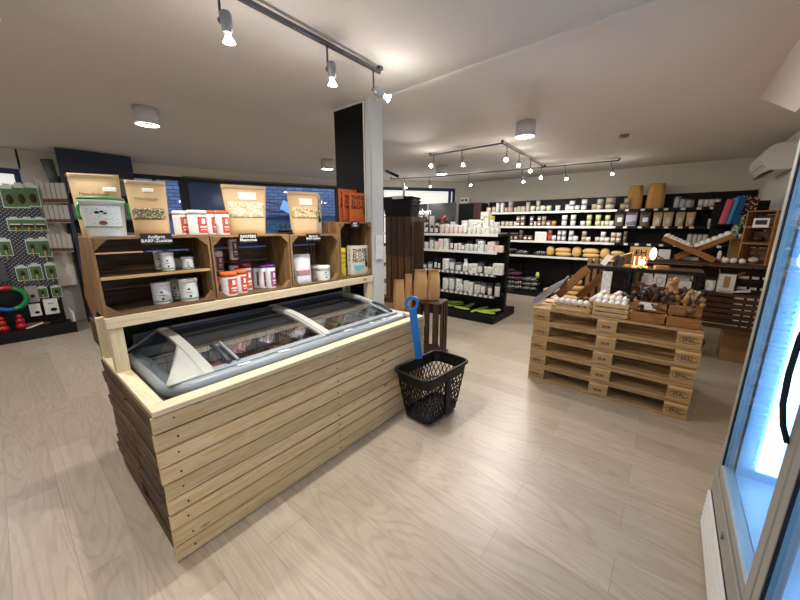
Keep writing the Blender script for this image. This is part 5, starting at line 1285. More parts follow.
x,y,z_,w,h=onT(711,286,276,11,.14,TZ1); o=tub(w/2,h,WHITEM,L_WHITE,arc=120,name='white_pail')(); o.location=(x,y,TZ1+.0005); o.rotation_euler.z=-PI/2; tag(o,'grey-white pail between dark chews and the open flap carton','pail')
x,y,z_,w,h=onT(727,287,268.5,17,.10,TZ1); o=empty('open_flap_carton',(x,y,TZ1+.0005)); tag(o,'tall white carton with open flaps and a brown front panel on the table','carton')
MB().bb((-w/2,-.05,0),(w/2,.05,h),WBX).obj('carton_body',o); MB().box((0,-.0515,h*.58),(w*.38,.002,h*.6),CARD).obj('front_panel',o); MB().box((0,-.0515,h*.08),(w*.7,.002,h*.07),L_BLACKP).obj('printed_line',o)
MB().box((-w/2-.004,0,h+.022),(.004,.1,.05),CARD,rot=Matrix.Rotation(R(-12),3,'Y')).obj('flap',o); MB().box((w/2+.03,0,h+.012),(.07,.1,.004),CARD,rot=Matrix.Rotation(R(-25),3,'Y')).obj('flap',o)
x,y,z_,w,h=onT(742,288,282,18,.08,TZ1); 
o=MB().box((0,0,.012),(w,.12,.004),PAPER,rot=Matrix.Rotation(R(-8),3,'Y')).box((.02,.01,.022),(w*.8,.1,.004),PAPER,rot=Matrix.Rotation(R(-10),3,'Y')).obj('paper_stack'); o.location=(x,y,TZ1+.012); tag(o,'loose white papers lying right of the flap carton on the table','papers')
# crossed trays with balls on the upper shelf
EGG=plain('white_rawhide_ball',(226,222,212),.6,noise=.06,nscale=30)
def eggb(): return MB().sphere((0,0,0),.5,EGG,n=12,m=8).obj('rawhide_ball')
for i,(pa,pb,yy,lab) in enumerate((((662,240),(712,262),TY+.06,'front of the crossed wooden trays on the upper table shelf, falling to the right'),((676,262),(733,241),TY+.20,'rear of the crossed wooden trays on the upper table shelf, rising to the right'))):
    a=yz(pa[0],pa[1],yy); b_=yz(pb[0],pb[1],yy); dz=TZ2+.004-min(a.z,b_.z)
    o,m,L_=tray((a.x,yy,a.z+dz),(b_.x,yy,b_.z+dz),.11,lab,name='crossed_tray',side=.055)
    for k in range(6):
        f_=(.04+.40*k/5) if i==0 else (.44+.52*k/5)
        for j in range(2):
            q=m@Vector((L_*f_,-.024+.048*j,.052+ (.012 if j else 0))); r=.058
            put('egg',eggb,q,'white rawhide ball in the %s crossed tray'%('front' if i==0 else 'rear'),'ball','on the upper table shelf',group='white rawhide balls in the crossed trays',scale=(r*(1.1),r,r))
for k,px_ in enumerate((726,734,743)):
    x,y,z_,w,h=onT(px_,261.5,254,8,.08,TZ2); r=w; put('egg',eggb,(x,y,TZ2+r/2),'big white ball right of the crossed trays','ball','on the upper table shelf',group='three big white balls',scale=(r,r,r))
x,y,z_,w,h=onT(718.5,260,256,6,.07,TZ2); o=MB().lathe([(.4,0),(.5,.9),(.45,1),(.0001,1)],RED,n=12).obj('red_cup'); o.location=(x,y,TZ2+.0005); o.scale=(w,w,h); tag(o,'small red cup left of the three big white balls','cup')
x,y,z_,w,h=onT(720,256,249,5,.16,TZ2+.03); o=MB().lathe([(.5,0),(.45,.8),(.2,1),(.0001,1)],WHITEM,n=12).obj('white_cup'); o.location=(x,y,TZ2+.0005); o.scale=(w,w,h+.05); tag(o,'small white cup behind the red cup on the upper shelf','cup')
o,w,h=tbox(740,247,236,19,.30,TZ2+.0005,CARD,'brown_carton','brown carton on the upper table shelf behind the big balls','carton')
o.scale=(1,1,1.0); o.location.z=TZ2+.0005; 
for c_ in o.children: c_.scale=(1,1,2.1)
for k,(px_,py_) in enumerate(((735,234),(741,234.5),(729,233))):
    x,y,z_,w,h=onT(px_,py_+2,py_-4,6,.30,None); b=MB(); b.lathe([(.5,0),(.28,.5),(.0001,1)],EGG,n=10); q=b.obj('white_cone'); q.location=(x,y,TZ2+.0015+ h*0 + (zat(px_,py_+2,x,y)-TZ2-.0015 if k<2 else 0)*1.0); q.scale=(w,w,h); tag(q,'%s white cone shaped chew on the brown carton'%['left','right','small far left'][k],'chew')
    q.location.z=TZ2+.001+(zat(740,236,x,y)-zat(740,247,x,y))*2.1 if k<2 else TZ2+.001
for px_,yb,yt,pw,lab in ((665,254,245,12,'left white leaflet stack on the upper table shelf'),(690,261,256,16,'white leaflets lying under the crossed trays')):
    x,y,z_,w,h=onT(px_,yb,yt,pw,.30,TZ2); o=MB().bb((-w/2,-.05,0),(w/2,.05,h if px_<680 else .03),PAPER).obj('leaflet_stack'); o.location=(x,y,TZ2+.0005); tag(o,lab,'leaflets')
o=MB().box((0,0,0),(.16,.1,.012),W_ORANGE,rot=Matrix.Rotation(R(28),3,'Y')).obj('tilted_board'); p=yz(669,260,TY+.03); o.location=(p.x-.12,TY+.06,TZ2+.05); tag(o,'tilted orange brown board at the left end of the upper table shelf','board')
# things on the floor below the table
o=empty('cardboard_box',(yz(733,340,5.02).x+.08,5.08,0)); tag(o,'brown cardboard box on the floor under the slatted table','box'); MB().bb((-.17,-.13,0),(.2,.15,.30),CARD).obj('box_body',o,bevel=.003); MB().bb((-.17,-.135,.297),(.2,.0,.303),CARD).obj('flap',o)
def bagg(i,j):
    a=2*PI*i; q=math.sin(PI*(.02+.96*j))**.6; w_=1+.12*math.sin(5*a+7*j); return (.13*math.cos(a)*q*w_,.11*math.sin(a)*q*w_,.30*j)
b=MB(); b.grid(bagg,22,12,plain('clear_plastic_bag',(120,112,100),.2,.1,bump=1,nscale=12)); o=b.obj('plastic_sack'); p=hit(703,350,2,0); o.location=(.33,5.07,0.001); tag(o,'crumpled clear plastic sack on the floor left of the cardboard box','bag')
# crates tower at the right
for k,(z0,z1) in enumerate(((TZ2+.001,1.30),(1.302,1.46),(1.462,1.62))):
    o=crate(.22,z1-z0,.20,mat=W_ORANGE,inner=W_TOW,gus=False,nsl=2,name='small_wooden_crate'); o.location=(.70,TY+.14,z0); o.rotation_euler.z=R(-118); tag(o,'%s small wooden crate of the stack of three beside the fridge'%['lowest','middle','topmost'][k],'crate')
    q=MB().sphere((0,0,.03),.03,[CHEWW,CH[0],EGG][k],n=10,m=7,sc=(1.4,1,1)).obj('chew_piece'); q.location=(.68,TY+.12,z0+.012); tag(q,'small chew lying in the %s crate beside the fridge'%['lowest','middle','topmost'][k],'chew')
o=empty('electronic_display',(.66,TY+.02,1.50),R(-100)); tag(o,'small grey device with dark display hanging by the crates beside the fridge','device')
MB().box((0,0,0),(.02,.11,.09),WHITE).obj('housing',o,bevel=.003); MB().box((.0105,0,.005),(.003,.08,.045),DARKM).obj('display',o)
# folded fabrics standing up
FAB=[('pink folded blanket',plain('pink_fabric',(196,84,108),.9,noise=.1)),('light blue folded blanket',plain('light_blue_fabric',(70,160,196),.9,noise=.1)),('blue folded blanket',plain('blue_fabric',(16,88,148),.9,noise=.1)),('white spotted dark red blanket',speck('red_spotted_fabric',(104,22,34),(92,20,30),(226,216,200),70,.9,.1)),('white spotted black blanket',speck('spotted_fabric',(22,22,26),(30,30,36),(222,216,204),60,.9,.1)),('pale green patterned blanket',speck('green_patterned_fabric',(180,200,150),(90,110,90),(230,232,216),60,.9,.1))]
def fab(m,w,h,d):
    b=MB()
    def fn(i,j):
        a=2*PI*i; e=lambda v,p:abs(v)**p*(1 if v>0 else -1); return (w/2*e(math.cos(a),.4)*(1+.03*math.sin(9*j)),d/2*e(math.sin(a),.4),h*j)
    b.grid(fn,20,6,m)
    b.box((0,0,h),(w*.9,d*.9,.01),m); return b
fy=5.75
for k,(px_,yb,yt,pw,mi,rx) in enumerate(((724,224,200,6,0,12),(729.5,224,199,5,1,12),(735,224,197,9,2,10),(743,212,196,10,3,8),(752,212,197,12,3,6),(735,236,216,7,5,14),(744,236,215,12,4,8),(753,226,212,10,2,4))):
    x,y,z_,w,h=fitY(px_,yb,yt,pw,fy+.02*k,None)
    o=fab(FAB[mi][1],w*1.05,h,.16).obj('folded_blanket'); o.location=(x,y+.12*(k in(3,4)),z_); o.rotation_euler=(0,R(rx*.6),0); nm_=FAB[mi][0]
    tag(o,nm_+{0:', leftmost of the standing textiles',1:' beside the pink one',2:' in the middle of the standing textiles',3:', left of two behind the blue one',4:', right of two at the back',5:' at the front left below the others',6:' below the blue one',7:' at the right by the fridge'}[k],'blanket','standing folded textiles')
tr=empty('textile_rack',(hit(736,240,1,5.85).x-.02,5.85,0)); tag(tr,'low black rack carrying the folded textiles in front of the back shelf','rack')
zr=zat(740,237,tr.location.x,5.75); MB().bb((-.22,-.2,zr-.03),(.3,.45,zr-.005),BLACKM).obj('rack_board',tr); 
for sx in (-.2,.28):
    for sy in (-.18,.43): MB().bb((sx-.012,sy-.012,0),(sx+.012,sy+.012,zr-.031),BLACKM).obj('leg',tr)
zr2=zat(740,224.5,tr.location.x,5.75); MB().bb((-.22,.02,zr2-.015),(.30,.45,zr2-.004),BLACKM).obj('rack_board',tr)
MB().bb((-.22,.44,zr-.005),(.3,.455,zr2+.30),BLACKM).obj('rack_back',tr)
# ------------------------------------------------------------------ air conditioner
ac=empty('air_conditioner',(X1,6.15,2.12)); tag(ac,'white wall air conditioner above the right end of the shop','air conditioner')
pr=[(0,.255),(0,-.03)]+[(-.125+.135*math.cos(R(a)),.112+.145*math.sin(R(a))) for a in range(270,89,-15)]
def xz(p): return [(b_,a_) for a_,b_ in p]   # prism along Y expects (z,x)
MB().prism(xz(pr),1,-.44,.44,WHITE,smooth=False).obj('housing',ac,bevel=.012)
MB().box((-.155,0,-.038),(.10,.76,.010),DARKM,rot=Matrix.Rotation(R(-22),3,'Y')).obj('air_outlet',ac); MB().box((-.20,0,-.035),(.07,.78,.006),WHITE,rot=Matrix.Rotation(R(-30),3,'Y')).obj('louver_flap',ac)
MB().box((-.235,0,.03),(.006,.86,.004),DARKM).obj('panel_seam',ac)
# ------------------------------------------------------------------ glass door fridge on the right
fx=.325; FYf,FYm=2.02,1.235; FZ0,FZ1=.36,2.0
fg=empty('glass_door_fridge',(.62,1.2,0)); tag(fg,'tall glass door fridge with blue white interior light at the right edge','fridge')
def gp(mb,n,l=None,bevel=0): return wpart(mb,n,fg,bevel,l)
FRG=plain('fridge_grey_metal',(150,148,142),.4,.2,noise=.02); FRI=plain('fridge_interior_white',(196,212,226),.35,noise=.02); FRW=plain('fridge_base_grey',(140,136,130),.5,noise=.03)
y0_=.35
b=MB(); b.bb((fx+.05,FYf-.03,.02),(.91,FYf,FZ1+.12),FRG); b.bb((fx+.05,y0_,.02),(.91,y0_+.03,FZ1+.12),FRG); b.bb((.88,y0_+.03,.02),(.91,FYf-.03,FZ1+.12),FRG); b.bb((fx+.05,y0_+.03,FZ1+.02),(.88,FYf-.03,FZ1+.12),FRG); b.bb((fx+.02,y0_+.03,.02),(.88,FYf-.03,FZ0-.03),FRG); gp(b,'cabinet_body')
b=MB(); b.bb((fx+.05,FYf-.045,FZ0),(.88,FYf-.031,FZ1+.02),FRI); b.bb((fx+.05,y0_+.031,FZ0),(.88,y0_+.045,FZ1+.02),FRI); b.bb((.865,y0_+.045,FZ0),(.88,FYf-.045,FZ1+.02),FRI); b.bb((fx+.05,y0_+.045,FZ0-.03),(.865,FYf-.045,FZ0),FRI); gp(b,'interior_lining')
b=MB()
for k in range(60): b.bb((.42,FYf-.052,FZ0+.04+k*.026),(.52,FYf-.046,FZ0+.05+k*.026),FRI)
gp(b,'ribbed_air_duct')
TUBEM=emit('cool_led_tube',(214,238,255),16)
for y in (FYf-.062,FYm-.0,y0_+.07): gp(MB().bb((.43,y-.008,FZ0+.06),(.49,y+.008,FZ1-.02),TUBEM),'light_tube',l='bright vertical light tube')
def door(ya,yb):
    d=empty('glass_door',(0,0,0)); d.parent=fg; d.location=-fg.location
    b=MB(); s=.05
    b.bb((fx,yb-.045,FZ0-.02),(fx+.04,yb,FZ1),FRG); b.bb((fx,ya,FZ0-.02),(fx+.04,ya+.055,FZ1),FRG); b.bb((fx,ya+.055,FZ0-.02),(fx+.04,yb-.028,FZ0+.025),FRG); b.bb((fx,ya+.055,FZ1-.05),(fx+.04,yb-.028,FZ1),FRG); b.obj('door_frame',d,bevel=.003)
    b=MB(); b.bb((fx+.002,yb-.050,FZ0+.02),(fx+.010,yb-.0455,FZ1-.05),BLACK); b.obj('gasket',d); b=MB(); b.bb((fx+.002,ya+.0555,FZ0+.02),(fx+.010,ya+.059,FZ1-.05),BLACK); b.obj('gasket',d)
    MB().bb((fx+.012,ya+.06,FZ0+.02),(fx+.018,yb-.03,FZ1-.045),glass('fridge_door_glass',(.62,.82,1.0),.14,.01)).obj('door_glass',d)
    h=MB(); yc=ya+.035; h.tube([(fx-.002,yc+.03,1.30),(fx-.016,yc+.034,1.26),(fx-.026,yc+.036,1.18),(fx-.028,yc+.036,1.08),(fx-.024,yc+.034,.99),(fx-.014,yc+.03,.93),(fx-.002,yc+.01,.89)],.007,BLACK,n=8); h.obj('door_handle',d)
door(FYm,FYf); door(.42,FYm-.012)
b=MB(); b.bb((fx-.006,y0_,.03),(fx+.02,FYf,FZ0-.032),FRW); gp(b,'base_panel',bevel=.003)
b=MB()
b.bb((fx-.008,y0_+.02,.028),(fx-.0061,FYf-.02,.225),BLACKM)
for k in range(8): b.box((fx-.014,(y0_+FYf)/2,.04+k*.0245),(.010,FYf-y0_-.04,.011),WHITE)
gp(b,'grille_slats'); gp(MB().lathe([(.012,0),(.012,.006),(.0001,.006)],SILVER,n=12).mesh and MB().box((fx-.0105,1.62,.28),(.008,.02,.02),SILVER),'lock')
for z in (.72,1.05,1.38,1.70):
    b=MB()
    for k in range(14): b.tube([(.56+.022*k,y0_+.06,z),(.56+.022*k,FYf-.06,z)],.0025,WHITE,n=4)
    b.tube([(.555,y0_+.06,z),(.555,FYf-.06,z)],.005,WHITE,n=5); gp(b,'wire_shelf')
PK=[plain('fridge_pack_blue',(96,140,190),.4),plain('fridge_pack_white',(220,224,228),.4),plain('fridge_pack_red',(190,60,70),.4)]
for zi,z in enumerate((.72,1.05,1.38,1.70)):
    for k in range(5):
        y=1.35+.12*k
        o=put('fpk%d'%((k+zi)%3),(lambda m: (lambda: MB().bb((-.04,-.045,0),(.04,.045,.11),m).obj('fridge_pack')))(PK[(k+zi)%3]),(.66,y,z+.006),'%s carton on the %s shelf of the fridge'%(['pale blue','white','red'][(k+zi)%3],['lowest','second','third','top'][zi]),'carton','behind the glass',group='cartons in the fridge')
# ------------------------------------------------------------------ perforated wall display on the left
PX=-6.80
def perf():
    m,nt,b,N,L=newmat('perforated_panel'); tc=N('ShaderNodeTexCoord'); mp=N('ShaderNodeMapping'); mp.inputs['Scale'].default_value=(1,22,22); L(tc.outputs['Object'],mp.inputs['Vector'])
    sp=N('ShaderNodeSeparateXYZ'); L(mp.outputs[0],sp.inputs[0])
    outs=[]
    for ax,op in (('Y','ADD'),('Z','SUBTRACT')):
        a=N('ShaderNodeMath'); a.operation=op; L(sp.outputs['Y'],a.inputs[0]); L(sp.outputs['Z'],a.inputs[1])
        f=N('ShaderNodeMath'); f.operation='PINGPONG'; f.inputs[1].default_value=.5; L(a.outputs[0],f.inputs[0]); g=N('ShaderNodeMath'); g.operation='GREATER_THAN'; g.inputs[1].default_value=.27; L(f.outputs[0],g.inputs[0]); outs.append(g)
    mu=N('ShaderNodeMath'); mu.operation='MULTIPLY'; L(outs[0].outputs[0],mu.inputs[0]); L(outs[1].outputs[0],mu.inputs[1])
    mx=N('ShaderNodeMix'); mx.data_type='RGBA'; mx.inputs['A'].default_value=lin((26,30,44)); mx.inputs['B'].default_value=lin((132,136,146)); L(mu.outputs[0],mx.inputs['Factor']); L(mx.outputs['Result'],b.inputs['Base Color']); return m
pg=empty('perforated_display',(PX,-.35,0)); tag(pg,'black perforated display panel with plinth hung with brushes by the left wall','display')
def pp(mb,n,l=None,bevel=0): return wpart(mb,n,pg,bevel,l)
pp(MB().bb((PX-.04,-1.3,.62),(PX-.02,.505,1.985),perf()),'perforated_panel'); pp(MB().bb((PX-.04,-1.3,.12),(PX-.02,.505,.619),BLACKM),'lower_panel')
for y in (-.42,.49): pp(MB().bb((PX-.06,y-.015,.1),(PX-.041,y+.015,2.0),BLACKM),'upright')
pp(MB().bb((PX-.06,-1.3,0),(PX+.42,.56,.11),BLACKM),'plinth',bevel=.004); pp(MB().bb((PX+.40,-1.3,.11),(PX+.42,.56,.15),BLACKM),'plinth_lip'); pp(MB().bb((PX-.06,.545,.11),(PX+.40,.56,.28),WHITEM),'side_board')
BG=plain('blister_green_card',(72,104,62),.5,noise=.3,nscale=6); CLP=plain('clear_blister',(196,206,196),.2)
def brush(kind):
    def f():
        o=empty('brush_pack'); 
        MB().bb((0,-.5,0),(.012,.5,1),CLP).obj('blister_edge',o); MB().bb((.0125,-.44,.05),(.018,.44,.86),BG).obj('card',o)
        MB().box((.012,0,1.04),(.01,.5,.1),CLP).obj('hanger',o)
        if kind=='round':
            MB().sphere((.06,0,.40),.22,plain('bristle_dark',(50,28,22),.8,noise=.3),n=14,m=8,sc=(.22,1,.95)).obj('brush_head',o); 
        elif kind=='rake':
            MB().bb((.02,-.36,.28),(.07,.36,.48),plain('bristle_dark',(50,28,22),.8)).obj('brush_head',o); MB().bb((.019,-.36,.48),(.05,.36,.56),WHITEM).obj('brush_back',o); MB().tube([(.04,.0,.30),(.04,0,-.12)],[.06,.07],W_BOX,n=8).obj('handle',o)
        else:
            MB().sphere((.05,0,.5),.17,plain('bristle_dark',(50,28,22),.8),n=12,m=8,sc=(.25,1,1.1)).obj('brush_head',o); MB().tube([(.04,0,.36),(.04,0,-.22)],[.055,.085],W_BOX,n=8).obj('handle',o)
        return o
    return f
PKX=PX-.015
rows=[('top',[(0,186,208,15,'round'),(20.5,183,208,14,'round'),(32,183,207,14,'round')]),('second',[(15,217,231,15,'rake'),(28,217,231,14,'rake'),(40.5,217,231,13,'rake')]),('third',[(5,238,256,14,'small'),(32,238,254,12,'small'),(44,237,257,14,'small')]),('fourth',[(22.5,265,281,13,'small'),(36,263,280,13,'small'),(51,262,279,12,'small')]),('lowest',[(42.5,286,298,11,'small'),(56.5,285,297,11,'small')])]
rows[0][1][0]=(8.5,184,208,15,'round')
for rn,l in rows:
    for (px_,yt,yb,pw,kd) in l:
        p=fit(px_,yb,yt,pw,0,PKX); x,y,z,w,h=p; put('br'+kd,brush(kd),(PKX,y,z),{'round':'green carded round brush','rake':'green carded flat rake brush','small':'green carded handled brush'}[kd],'brush','in the %s row of the perforated panel'%rn,group='brush packs in the %s row'%rn,scale=(.22,w*1.0,h*.93))
for px_,yt,yb,pw,lab in ((32,286,302,13,'grey blister pack below the brushes on the display'),):
    x,y,z,w,h=fit(px_,yb,yt,pw,0,PKX); o=empty('blister_pack',(PKX,y,z)); tag(o,lab,'pack'); MB().bb((0,-w/2,0),(.03,w/2,h),plain('grey_blister',(150,144,142),.4,noise=.2)).obj('card',o); MB().sphere((.035,0,h*.4),w*.2,DARKM,n=10,m=6).obj('tool_head',o)
for px_,yt,yb,pw,lab in ((35.5,304,316,12,'left white boxed tool pack at the foot of the display'),(51.5,299,314,15,'right white boxed tool pack at the foot of the display')):
    x,y,z,w,h=fit(px_,yb,yt,pw,0,PX+.05); o=empty('tool_box',(PX+.05,y,z)); tag(o,lab,'pack'); o.location.z=max(z,.115); MB().bb((-.05,-w/2,0),(.0,w/2,h),WHITE).obj('carton',o); MB().sphere((.004,w*.12,h*.3),w*.25,BLACK,n=10,m=6,sc=(.15,1,.7)).obj('tool_print',o); MB().box((.0012,0,h*.72),(.002,w*.4,h*.06),L_BLACKP).obj('printed_line',o)
# hose ring in three colours, red toys
x,y,z,w,h=fit(8,308,290,28,0,PX+.10); hr=empty('ring_toy',(PX+.10,y,z+h/2)); tag(hr,'large toy ring coloured red, green and blue on the display','ring')
for a0,a1,m_ in ((-.2,1.2,GREEN),(1.2,3.2,RED),(3.2,4.9,plain('ring_blue',(30,84,150),.4)),(4.9,2*PI-.2,GREEN)):
    MB().tube([(0,h*.62*1.1*math.cos(a),h*.62*math.sin(a)) for a in [a0+(a1-a0)*k/12 for k in range(13)]],.03,m_,n=8).obj('ring_segment',hr)
for px_,py_,lab in ((2,323,'left red rubber toy on the display plinth'),(19.5,318,'right red rubber toy on the display plinth')):
    p=hit(px_,py_,0,PX+.25); o=empty('rubber_toy',(p.x,p.y,.1105)); tag(o,lab,'toy'); MB().sphere((0,0,.055),.055,RED,n=12,m=8).sphere((0,0,.13),.042,RED,n=12,m=8).sphere((0,0,.19),.03,RED,n=10,m=7).obj('toy_body',o)
p=hit(34,320,0,PX+.22); o=MB().tube([(0,-.14,.03),(.02,-.05,.045),(0,.05,.035),(.02,.14,.04)],[.025,.04,.04,.02],plain('brown_leather',(92,44,34),.6,noise=.4,nscale=40),n=9).obj('leather_toy'); o.location=(p.x,p.y,.1105); tag(o,'brown leather tug toy lying on the display plinth','toy')
p=hit(23,315,0,PX+.3); o=MB().tube([(0,0,.02),(-.05,.16,.06)],.012,WHITEM,n=6).obj('white_stick'); o.location=(p.x,p.y,.1105); tag(o,'thin white stick beside the right red rubber toy','stick')
o=empty('white_box',(PX,-.02,0)); x,y,z,w,h=fit(-3,282,262,20,0,PKX); o.location=(PKX,y,z); tag(o,'dark clear pack at the left edge of the display','pack'); MB().bb((0,-w/2,0),(.03,w/2,h),plain('dark_clear_pack',(70,72,80),.3,noise=.4)).obj('card',o)
# ------------------------------------------------------------------ hanging packs and navy stand beside the window
nv=empty('navy_display_stand',(-6.5,1.15,0)); tag(nv,'navy blue display stand with a broad header board','stand')
def np_(mb,n,l=None,bevel=0): return wpart(mb,n,nv,bevel,l)
np_(MB().bb((-6.53,.735,2.16),(-6.49,1.54,2.485),NAVY),'header_board',bevel=.002)
for y in (.755,1.52): np_(MB().bb((-6.53,y-.02,0),(-6.49,y+.02,2.159),NAVY),'side_post')
for z in (.30,.75,1.15,1.55,1.90): np_(MB().bb((-6.88,.776,z),(-6.531,1.499,z+.02),NAVY),'stand_shelf')
np_(MB().bb((-6.90,.735,0),(-6.881,1.54,2.159),BLACKM),'stand_back')
for zi,z in enumerate((.32,.77,1.17,1.57,1.92)):
    for k in range(4):
        put('dvd%d'%(k%3),(lambda k: (lambda: MB().bb((-.01,-.06,0),(.01,.06,.20),[plain('box_grey_print',(120,116,112),.5,noise=.4),plain('box_dark_print',(40,40,48),.5,noise=.4),plain('box_green_print',(50,90,62),.5,noise=.4)][k%3]).obj('packaged_goods')))(k),(-6.56,.85+.18*k,z+.0005),['grey','dark','green'][k%3]+' flat pack','pack','on the %s shelf of the navy stand'%['lowest','second','third','fourth','top'][zi],group='flat packs on the navy stand')
# wire hook rows with clear sleeves between pegboard and stand
hk=empty('hook_rail_rack',(-6.95,.62,0)); tag(hk,'slim wall rack with rows of wire hooks left of the navy stand','rack')
MB().bb((-.03,-.10,.6),(0,.10,2.1),WALLM).obj('rack_board',hk)
SLV=[plain('clear_sleeve',(176,170,164),.25,noise=.25,nscale=24),plain('brown_sleeve',(96,66,54),.35,noise=.3,nscale=24)]
for zi,(py0,py1,name_) in enumerate(((183,203,'top'),(205,223,'second'),(234,252,'third'))):
    for k in range(5):
        px_=44+k*5+zi*3; xx=-6.85+.06*0; x,y,z,w,h=fit(px_,py1,py0,4,0,-6.80+.09*k)
        o=put('slv',lambda: (lambda r: (MB().bb((-.5,-.5,0),(.5,.5,1),SLV[0]).obj('sleeve_body',r),MB().bb((-.52,-.52,.03),(.52,.52,.22),SLV[1]).obj('brown_foot',r),r)[2])(empty('hanging_sleeve')),(x,y,z),'clear sleeve hanging','sleeve','in the %s row of wire hooks'%name_,group='clear sleeves in the %s row'%name_,scale=(.010,.07,h),rz=R(-60))
    z=hit(46,py0,0,-6.80).z+.01; MB().tube([(.02,0,z),(.50,.0+.0,z+.0)],.004,SILVER,n=5).obj('wire_hook',hk)
gl_=MB(); pcl=hit(50,165,0,-6.75); o=MB().lathe([(.05,0),(.065,.40)],plain('grey_rolled_poster',(96,104,102),.5),n=14).obj('rolled_banner'); o.location=(-6.78,.70,2.0); o.rotation_euler=(R(6),0,0); tag(o,'grey rolled banner standing above the wire hooks','banner')
o.scale=(1,1,.9)
# ------------------------------------------------------------------ crates leaning behind the freezer stand
for (yy,xx,z0,hh,ww,mm_,lab) in ((.50,-2.63,0,.72,.20,W_WEATH,'narrow dark crate on the floor behind the freezer stand'),(.50,-2.73,.722,.16,.36,W_WEATH,'small brown crate behind the left end of the freezer stand')):
    o=slatcrate(ww,.36,hh,mm_,'brown_crate',nf=3,gap=.004); o.location=(xx,yy,z0); o.rotation_euler.z=0; tag(o,lab,'crate')
o=slatcrate(.44,.30,.44,W_ORANGE,'tilted_crate',nf=3,gap=.004); o.location=(-2.98,.50,.87); o.rotation_euler=(0,R(32),0); tag(o,'orange brown crate tilted on edge behind the left end of the freezer stand','crate')
# ------------------------------------------------------------------ sign lettering and cables at the window
sgn=empty('window_lettering',(-6.45,3.6,0)); tag(sgn,'green lettering across the lower part of the big shop window','lettering')
a=hit(266,228,0,-9.6); b_=hit(296,226,0,-9.6)
sgn.location=((-9.6),(a.y+b_.y)/2,0); wd=abs(b_.y-a.y); hz_=zat(280,228,-9.6,sgn.location.y)
text('JNOMOM',wd*.34,plain('dark_green_letter',(16,84,66),.5),parent=sgn,loc=(0,0,hz_),rz=R(-28))
sgn['label']='dark green lettering on the fascia of the shop across the street'
cbm=plain('dark_red_cable',(96,28,44),.5)
for k,(py0,py1) in enumerate(((202,205),(210,211))):
    pts=[hit(266+12*i,py0+(py1-py0)*i/3+(1.5 if i%2 else 0),0,-9.4) for i in range(4)]; o=MB().tube(pts,.022,cbm,n=6).obj('red_cable'); tag(o,'%s dark red cable strung along the slate wall across the street'%['upper','lower'][k],'cable')
p=hit(286,207,0,-9.3); o=MB().box((0,0,0),(.04,.30,.30),plain('pale_blue_sign',(150,200,235),.5),rot=Matrix.Rotation(R(-25),3,'X')).obj('blue_board'); o.location=p; tag(o,'small pale blue tilted board between the red cables outside','board')
# ------------------------------------------------------------------ ceiling lights
def spotl(n,loc,e,size=1.2,blend=.6,rot=(0,0,0),c=(1,.90,.76),parent=None,r=.02):
    l=bpy.data.lights.new(n,'SPOT'); l.energy=e; l.color=c; l.spot_size=size; l.spot_blend=blend; l.shadow_soft_size=r
    q=bpy.data.objects.new(n,l); COL.objects.link(q); q.location=loc; q.rotation_euler=rot
    if parent: q.parent=parent
    return q
CANW=plain('can_light_white',(205,205,208),.45,noise=.02); LED=emit('can_led_ring',(255,246,232),9)
def can():
    o=empty('ceiling_can_light')
    MB().lathe([(.088,.012),(.092,.0),(.096,.0),(.096,.139),(.0001,.139)],CANW,n=32,caps=False).obj('can_housing',o,loc=(0,0,-.14)); MB().lathe([(.062,.004),(.090,.0),(.087,.014),(.062,.014)],LED,n=28,caps=False).obj('led_ring',o,loc=(0,0,-.138))
    MB().lathe([(.061,0),(.03,.03),(.0001,.03)],SILVER,n=20,caps=False).obj('reflector',o,loc=(0,0,-.126))
    l=bpy.data.lights.new('can_lamp','AREA'); l.shape='DISK'; l.size=.15; l.energy=CAN_W; l.color=(1,.97,.94); q=bpy.data.objects.new('can_lamp',l); COL.objects.link(q); q.location=(0,0,-.145); q.parent=o
    return o
CAN_W=21
cl=[(-3.817,1.07,'on the ceiling left of the track light'),(-1.313,3.634,'on the ceiling above the pallets'),(-3.313,5.233,'on the ceiling above the gondola'),(-4.451,3.611,'on the ceiling beside the black partition')]
cl+=[(-.35,-.35,'added out of view above the viewer to brighten the floor'),(-2.45,.10,'on the ceiling just left of the thick track'),(-5.75,-.55,'added out of view at the far left to brighten the wall')]  # viewer and far-left cans are unseen additions to brighten boards, floor and wall
cp=None
for x,y,l_ in cl:
    c_=can() if cp is None else copy_tree(cp); cp=cp or c_; c_.location=(x,y,ZC); tag(c_,'round white can light '+l_,'ceiling light','round can lights')
def bulbh(parent,loc,dirv,power,glow=1):
    """small halogen reflector bulb with a stem, facing dirv"""
    pass
SPOTM=plain('spot_silver',(150,154,162),.35,.3)
BULB=emit('halogen_bulb',(255,238,206),28)
